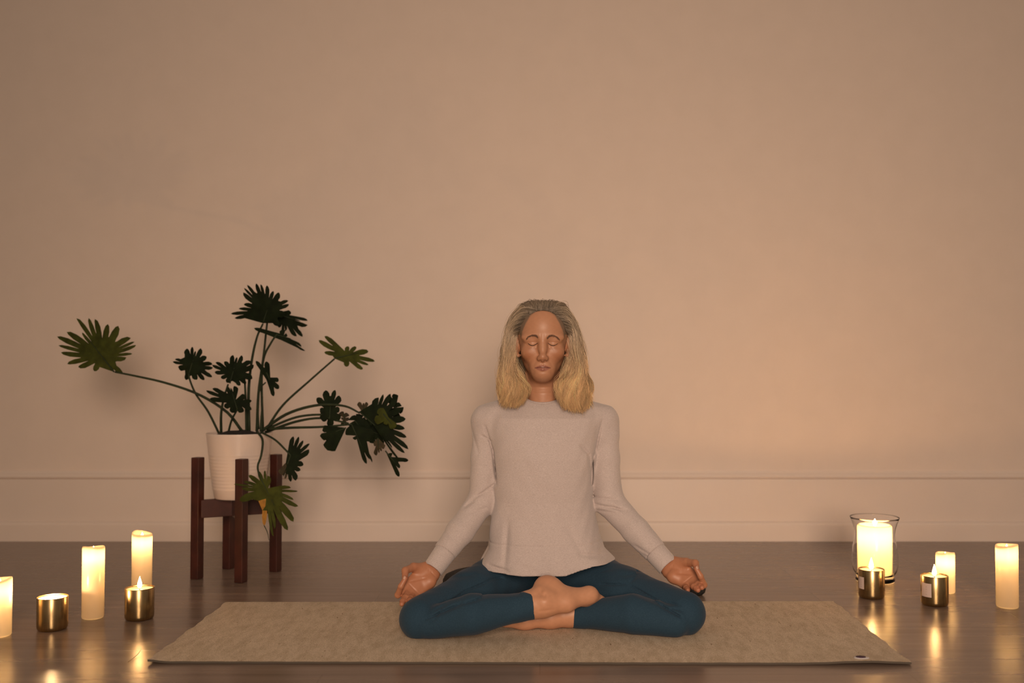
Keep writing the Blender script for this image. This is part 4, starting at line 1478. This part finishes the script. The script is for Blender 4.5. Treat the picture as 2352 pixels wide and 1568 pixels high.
# her right shin, resting on the other foot
KR2 = P(988, 1430, 2.600)
CR = P(1085, 1410, 2.578)
Fl.op(rcone(KR2, CR, 0.0410, 0.0520), 0.006)
ax_ = P(1260, 1385, 2.615) - P(1180, 1396, 2.608)
Fl.op(cut(rcone(CR, P(1190, 1394, 2.610), 0.0520, 0.0365), P(1224, 1388, 2.613), ax_), 0.005)
Fl.op(cut(rcone(P(1190, 1394, 2.610), P(1250, 1386, 2.615), 0.0365, 0.0350), P(1224, 1388, 2.613), ax_), 0.010)
for (a, b_, w_, d_) in [
        ((1000, 1403), (1065, 1372), 0.0040, 0.0060), ((1060, 1373), (1120, 1359), 0.0030, 0.0045), ((1110, 1358), (1200, 1361), 0.0030, 0.0040), ((978, 1412), (1012, 1398), 0.0026, 0.0034), ((986, 1420), (1010, 1405), 0.0024, 0.0028), ((1008, 1404), (1018, 1386), 0.0026, 0.0030),
        ((1000, 1392), (1030, 1378), 0.0030, 0.0024), ((1030, 1350), (1090, 1342), 0.0040, 0.0014), ((1060, 1330), (1140, 1322), 0.0040, 0.0014),
        ((1512, 1386), (1558, 1408), 0.0036, 0.0060), ((1450, 1362), (1515, 1386), 0.0030, 0.0045), ((1385, 1371), (1450, 1361), 0.0030, 0.0040), ((1520, 1384), (1566, 1386), 0.0026, 0.0030), ((1535, 1392), (1568, 1398), 0.0024, 0.0028), ((1545, 1402), (1566, 1412), 0.0024, 0.0026),
        ((1455, 1358), (1488, 1336), 0.0030, 0.0030), ((1400, 1332), (1455, 1316), 0.0040, 0.0014), ((1350, 1345), (1420, 1338), 0.0040, 0.0014), ((1430, 1346), (1520, 1340), 0.0040, 0.0012)]:
    groove(Fl, P(a[0], a[1], 2.62), P(b_[0], b_[1], 2.62), w_ * 0.9, d_ * 1.5, 2.80)
Fl.disp(lambda X, Y, Z: 0.0009 * np.sin(X * 60 + Y * 75 + 2 * np.sin(Z * 40)) * np.sin(Y * 50 - X * 35), (-1, 0, 0), (1, 5, 1))
lv, lf = Fl.mesh()
lv = relax(lv, lf, 1, 0.4)
lv[:, 2] = np.maximum(lv[:, 2], 0.0065 + 0.02 * np.clip(lv[:, 2] - 0.0065, -0.05, 0) + 0.001)

m, nt, b = new_mat('blue_legging_cloth')
c1, f1, src = noise_mix(nt, 420.0, (0.015, 0.040, 0.068), (0.022, 0.053, 0.086), 2, lo=0.3, hi=0.7)
nt.links.new(c1, b.inputs['Base Color'])
S(b, Roughness=0.85, Specular_IOR_Level=0.2, Sheen_Weight=0.08, Sheen_Roughness=0.5, Sheen_Tint=(0.75, 0.7, 0.8, 1))
add_bump(nt, b, f1, 0.1, 0.0006)
M['leggings'] = m
lg = obj('leggings', lv, lf, M['leggings'], person)
lg['label'] = 'dark blue leggings'


# ------------------------------------------------------------------ hair
def strands(paths, rad, cols):
    """paths (n, m, 3); rad (m,); cols (n, m, 3) -> three-sided tubes in one mesh"""
    n, m_, _ = paths.shape
    t = np.gradient(paths, axis=1)
    t /= np.linalg.norm(t, axis=2, keepdims=True) + 1e-12
    ref = np.array([0.31, -0.9, 0.2])
    u = np.cross(t, ref); u /= np.linalg.norm(u, axis=2, keepdims=True) + 1e-12
    w = np.cross(t, u)
    V = np.empty((n, m_, 3, 3))
    for k in range(3):
        a = 2 * math.pi * k / 3
        V[:, :, k] = paths + (u * math.cos(a) + w * math.sin(a)) * rad[None, :, None]
    idx = np.arange(n * m_ * 3).reshape(n, m_, 3)
    q = []
    for k in range(3):
        k2 = (k + 1) % 3
        q.append(np.stack([idx[:, :-1, k], idx[:, 1:, k], idx[:, 1:, k2], idx[:, :-1, k2]], -1).reshape(-1, 4))
    C = np.repeat(cols[:, :, None, :], 3, axis=2).reshape(-1, 3)
    return V.reshape(-1, 3), np.vstack(q), C


NS = 18
# guide curves: from the parting over the skull and down (pixel x, pixel y, depth); front guides first
gl = [
    [(1194, 760, 2.838), (1181, 768, 2.872), (1167, 788, 2.905), (1163, 815, 2.895), (1178, 855, 2.846), (1202, 895, 2.822), (1193, 932, 2.815)],
    [(1203, 737, 2.826), (1184, 746, 2.860), (1167, 775, 2.888), (1160, 812, 2.874), (1168, 858, 2.828), (1187, 900, 2.800), (1180, 938, 2.800)],
    [(1220, 720, 2.816), (1195, 725, 2.845), (1172, 760, 2.872), (1164, 808, 2.862), (1161, 856, 2.822), (1168, 900, 2.798), (1165, 940, 2.800)],
    [(1238, 712, 2.812), (1204, 709, 2.850), (1175, 740, 2.885), (1162, 795, 2.885), (1154, 850, 2.850), (1152, 898, 2.825), (1154, 936, 2.822)],
    [(1243, 703, 2.830), (1206, 701, 2.885), (1176, 735, 2.925), (1163, 795, 2.930), (1154, 855, 2.905), (1149, 900, 2.880), (1153, 930, 2.875)],
    [(1245, 695, 2.870), (1207, 700, 2.935), (1181, 745, 2.965), (1170, 805, 2.970), (1162, 860, 2.960), (1157, 900, 2.950), (1162, 925, 2.945)],
    [(1246, 693, 2.920), (1217, 704, 2.980), (1198, 770, 3.000), (1192, 835, 2.998), (1188, 880, 2.988), (1188, 905, 2.985), (1192, 920, 2.985)],
    [(1246, 695, 2.940), (1230, 714, 2.995), (1224, 785, 3.010), (1222, 845, 3.002), (1222, 885, 2.992), (1224, 905, 2.988), (1226, 918, 2.988)],
]
gr = [
    [(1300, 760, 2.838), (1312, 768, 2.872), (1325, 788, 2.905), (1326, 815, 2.892), (1308, 852, 2.842), (1289, 885, 2.815), (1301, 942, 2.808)],
    [(1291, 737, 2.826), (1310, 746, 2.860), (1326, 775, 2.888), (1330, 812, 2.872), (1317, 858, 2.822), (1306, 900, 2.793), (1321, 950, 2.798)],
    [(1274, 720, 2.816), (1299, 725, 2.845), (1321, 760, 2.872), (1329, 808, 2.862), (1331, 856, 2.818), (1330, 900, 2.793), (1336, 952, 2.798)],
    [(1256, 712, 2.812), (1289, 709, 2.850), (1317, 740, 2.885), (1332, 795, 2.885), (1344, 850, 2.848), (1348, 898, 2.820), (1347, 944, 2.818)],
    [(1251, 703, 2.830), (1288, 701, 2.885), (1316, 735, 2.925), (1331, 795, 2.930), (1345, 855, 2.905), (1355, 900, 2.880), (1357, 930, 2.875)],
    [(1248, 695, 2.870), (1286, 700, 2.935), (1311, 745, 2.965), (1323, 805, 2.970), (1334, 860, 2.960), (1343, 900, 2.950), (1340, 925, 2.945)],
    [(1247, 693, 2.920), (1276, 704, 2.980), (1294, 770, 3.000), (1300, 835, 2.998), (1304, 880, 2.988), (1304, 905, 2.985), (1300, 920, 2.985)],
    [(1247, 695, 2.940), (1262, 714, 2.995), (1268, 785, 3.010), (1270, 845, 3.002), (1270, 885, 2.992), (1268, 905, 2.988), (1266, 918, 2.988)],
]
allp, allc = [], []
ts = np.linspace(0, 1, NS)
ROOT = np.array([0.22, 0.175, 0.13])
ROOTG = np.array([0.46, 0.385, 0.315])
MID = np.array([0.69, 0.56, 0.415])
TIP = np.array([0.90, 0.62, 0.335])
# over the crown, straight back from the forehead
gc = [
    [(1216, 722, 2.817), (1214, 704, 2.850), (1205, 699, 2.890), (1196, 708, 2.940), (1192, 740, 2.980), (1190, 790, 3.000), (1190, 830, 3.000)],
    [(1232, 714, 2.813), (1230, 698, 2.848), (1224, 695, 2.890), (1218, 697, 2.940), (1214, 730, 2.990), (1212, 785, 3.008), (1212, 830, 3.004)],
    [(1247, 712, 2.811), (1247, 697, 2.845), (1247, 694, 2.890), (1247, 695, 2.945), (1247, 730, 2.995), (1247, 785, 3.010), (1247, 830, 3.006)],
    [(1261, 714, 2.813), (1263, 698, 2.848), (1269, 695, 2.890), (1275, 697, 2.940), (1279, 730, 2.990), (1281, 785, 3.008), (1281, 830, 3.004)],
    [(1277, 722, 2.817), (1279, 704, 2.850), (1288, 699, 2.890), (1297, 708, 2.940), (1301, 740, 2.980), (1303, 790, 3.000), (1303, 830, 3.000)],
]
for gset, NL, wavy in ((gl, 150, 1.0), (gr, 150, 1.0), (gc, 90, 0.25)):
    g3 = np.array([catmull([P(*q) for q in g], NS) for g in gset])          # (guides, NS, 3)
    ng = len(gset) - 1
    for L in range(NL):
        uu = (L + rng.random()) / NL
        if gset is not gc:
            uu = uu ** 1.25                                                  # more locks near the front
        uu *= ng
        i = min(int(uu), ng - 1)
        fr = uu - i
        cpath = g3[i] * (1 - fr) + g3[i + 1] * fr
        depth_in = rng.random() ** 1.3 * 0.020 * (wavy if wavy < 1 else 1)
        ph, fq, am = uu * 1.5 + rng.random() * 2.0, rng.uniform(2.1, 3.0), rng.uniform(0.005, 0.015) * wavy
        rise = np.clip((ts - 0.30) / 0.5, 0, 1) ** 0.9
        wave = (np.sin(ts * fq * 6.28 + ph) * rise)[:, None] * np.array([1.0, 0.15, 0.0]) * am
        wave += (np.cos(ts * fq * 5.1 + ph * 1.7) * rise)[:, None] * np.array([0, 1.0, 0]) * am * 0.9
        ctr_ = HC + np.array([0, 0.095, 0.03])
        inward = (ctr_ - cpath)
        inward[:, 2] *= 0.2
        inward /= np.linalg.norm(inward, axis=1)[:, None]
        cpath = cpath + wave + inward * depth_in * np.minimum(1, ts * 3)[:, None] * (1 - 0.3 * ts)[:, None]
        nst = 44
        sz = (0.0024 + 0.0030 * np.sin(np.pi * np.clip(ts * 1.05, 0, 1)) ** 1.2) * rng.uniform(0.6, 1.35)
        sz = sz * np.where(ts > 0.6, 1 - 0.45 * (ts - 0.6) / 0.4, 1.0)         # locks gather towards the ends
        off = rng.normal(0, 1, (nst, 1, 3)) * sz[None, :, None] * np.array([1.0, 0.8, 0.5])
        off = off * np.minimum(1, 0.35 + ts * 4)[None, :, None]
        tw = rng.uniform(-2.5, 2.5) * wavy * ts                                # the lock twists
        ox = off[:, :, 0] * np.cos(tw) - off[:, :, 1] * np.sin(tw)
        oy = off[:, :, 0] * np.sin(tw) + off[:, :, 1] * np.cos(tw)
        off = np.stack([ox, oy, off[:, :, 2]], -1)
        ln = 1 - (0.04 + 0.10 * rng.random()) * rng.random((nst, 1, 1)) ** 1.5
        ln = ln * (1 - 0.12 * rng.random() ** 2)
        base = np.array([np.stack([np.interp(ts * q, ts, cpath[:, k]) for k in range(3)], -1) for q in ln[:, 0, 0]])
        fray = rng.normal(0, 1, (nst, 1, 3)) * np.array([0.0045, 0.003, 0.003]) * (ts ** 5)[None, :, None]
        wv2 = np.sin(ts[None, :] * rng.uniform(8, 16, (nst, 1)) + rng.random((nst, 1)) * 6.28)[:, :, None] * rng.normal(0, 1, (nst, 1, 3)) * 0.0010
        stray = (rng.random((nst, 1, 1)) < 0.05) * rng.normal(0, 1, (nst, 1, 3)) * 0.007 * np.sin(ts * 2.6)[None, :, None]
        allp.append(base + off + fray + (wv2 + stray * (1 if wavy == 1 else 0.5)) * np.minimum(1, ts * 3)[None, :, None])
        tone = rng.uniform(0.66, 1.32)
        gsh = rng.random()
        root = ROOT * (1 - gsh) + ROOTG * gsh
        e1 = np.clip((ts - 0.03) / 0.20, 0, 1)[:, None]
        e2 = np.clip((ts - 0.40) / 0.45, 0, 1)[:, None]
        cc = root * (1 - e1) + MID * e1
        cc = cc * (1 - e2) + TIP * e2
        if gset is gc:
            cc = root * (1 - 0.75 * e1) + MID * 0.75 * e1
        st = rng.uniform(0.72, 1.22, (nst, 1, 1))
        allc.append(np.clip(cc[None] * tone * st, 0, 1))
pa, ca = np.vstack(allp), np.vstack(allc)
# stray hairs
rad = 0.00046 * np.clip(1.15 - ts ** 3 * 0.75, 0.3, 1.0)
v, f, c_ = strands(pa, rad, ca)
m = bpy.data.materials.new('blonde_hair')
m.use_nodes = True
nt = m.node_tree
b = nt.nodes['Principled BSDF']
at = nd(nt, 'ShaderNodeAttribute', attribute_name='Col')
nt.links.new(at.outputs['Color'], b.inputs['Base Color'])
S(b, Roughness=0.42, Specular_IOR_Level=0.4)
tr = nd(nt, 'ShaderNodeBsdfTranslucent')
nt.links.new(at.outputs['Color'], tr.inputs['Color'])
mixs = nd(nt, 'ShaderNodeMixShader')
mixs.inputs['Fac'].default_value = 0.28
nt.links.new(b.outputs[0], mixs.inputs[1])
nt.links.new(tr.outputs[0], mixs.inputs[2])
nt.links.new(mixs.outputs[0], nt.nodes['Material Output'].inputs['Surface'])
M['hair'] = m
hair = obj('hair', v, f, M['hair'], person, cols=c_)
hair['label'] = 'shoulder-length wavy grey-blonde hair'
hair['kind'] = 'stuff'


# eyebrows and lash lines
def on_face(px, py, lift=0.0006):
    """first hit of the face surface seen at a pixel"""
    a = P(px, py, 2.70)
    d = P(px, py, 2.90) - a
    best = None
    for t in np.linspace(0, 1, 400):
        q = a + d * t
        ijk = np.array([np.searchsorted(Fh.ax[k], q[k]) for k in range(3)])
        if (ijk <= 0).any() or (ijk >= np.array(Fh.D.shape)).any():
            continue
        if Fh.D[tuple(ijk)] < 0.0002:
            best = q
            break
    if best is None:
        best = P(px, py, 2.80)
    return best - np.array([0, lift, 0])


M['brow'] = simple('brow_hair', (0.15, 0.078, 0.046), 0.7)
M['lash'] = simple('lash_hair', (0.030, 0.014, 0.010), 0.7)
for pts in ([(1237, 776), (1231, 771.5), (1223, 770.5), (1215, 773), (1210, 778)], [(1256, 777), (1262, 772), (1270, 771), (1278, 774), (1284, 779)]):
    c0 = catmull([(p[0], p[1], 0) for p in pts], 60)
    paths = []
    for q in range(200):
        i = rng.integers(0, 58)
        w = 1.0 - (i / 60) * 0.55
        x0, y0 = c0[i][0] + rng.normal(0, 0.5), c0[i][1] + rng.normal(0, 1.5) * w
        dx, dy = c0[i + 1][:2] - c0[i][:2]
        n_ = math.hypot(dx, dy) + 1e-9
        ln = rng.uniform(3.0, 5.0)
        a_ = on_face(x0, y0, 0.0005)
        b_ = on_face(x0 + dx / n_ * ln, y0 + dy / n_ * ln - 0.5, 0.0009)
        paths.append(catmull([a_, (a_ + b_) / 2 - np.array([0, 0.0005, 0]), b_], 4))
    v, f, _ = strands(np.array(paths), np.array([0.00022, 0.00022, 0.00018, 0.0001]), np.zeros((len(paths), 4, 3)))
    obj('eyebrow', v, f, M['brow'], body)
for pts in ([(1212.5, 788), (1217, 791.5), (1223, 793.3), (1229, 791.5), (1235, 787.5)], [(1258.5, 787.5), (1264, 791.5), (1270, 793.5), (1276, 792), (1281.5, 788.5)]):
    c0 = [on_face(p[0], p[1], 0.0002) for p in pts]
    cc = catmull(c0, 20)
    v, f = tube(cc, 0.0008 * np.sin(np.linspace(0.35, 2.8, 20)) + 0.0003, 6)
    lash = obj('eyelashes', v, f, M['lash'], body)
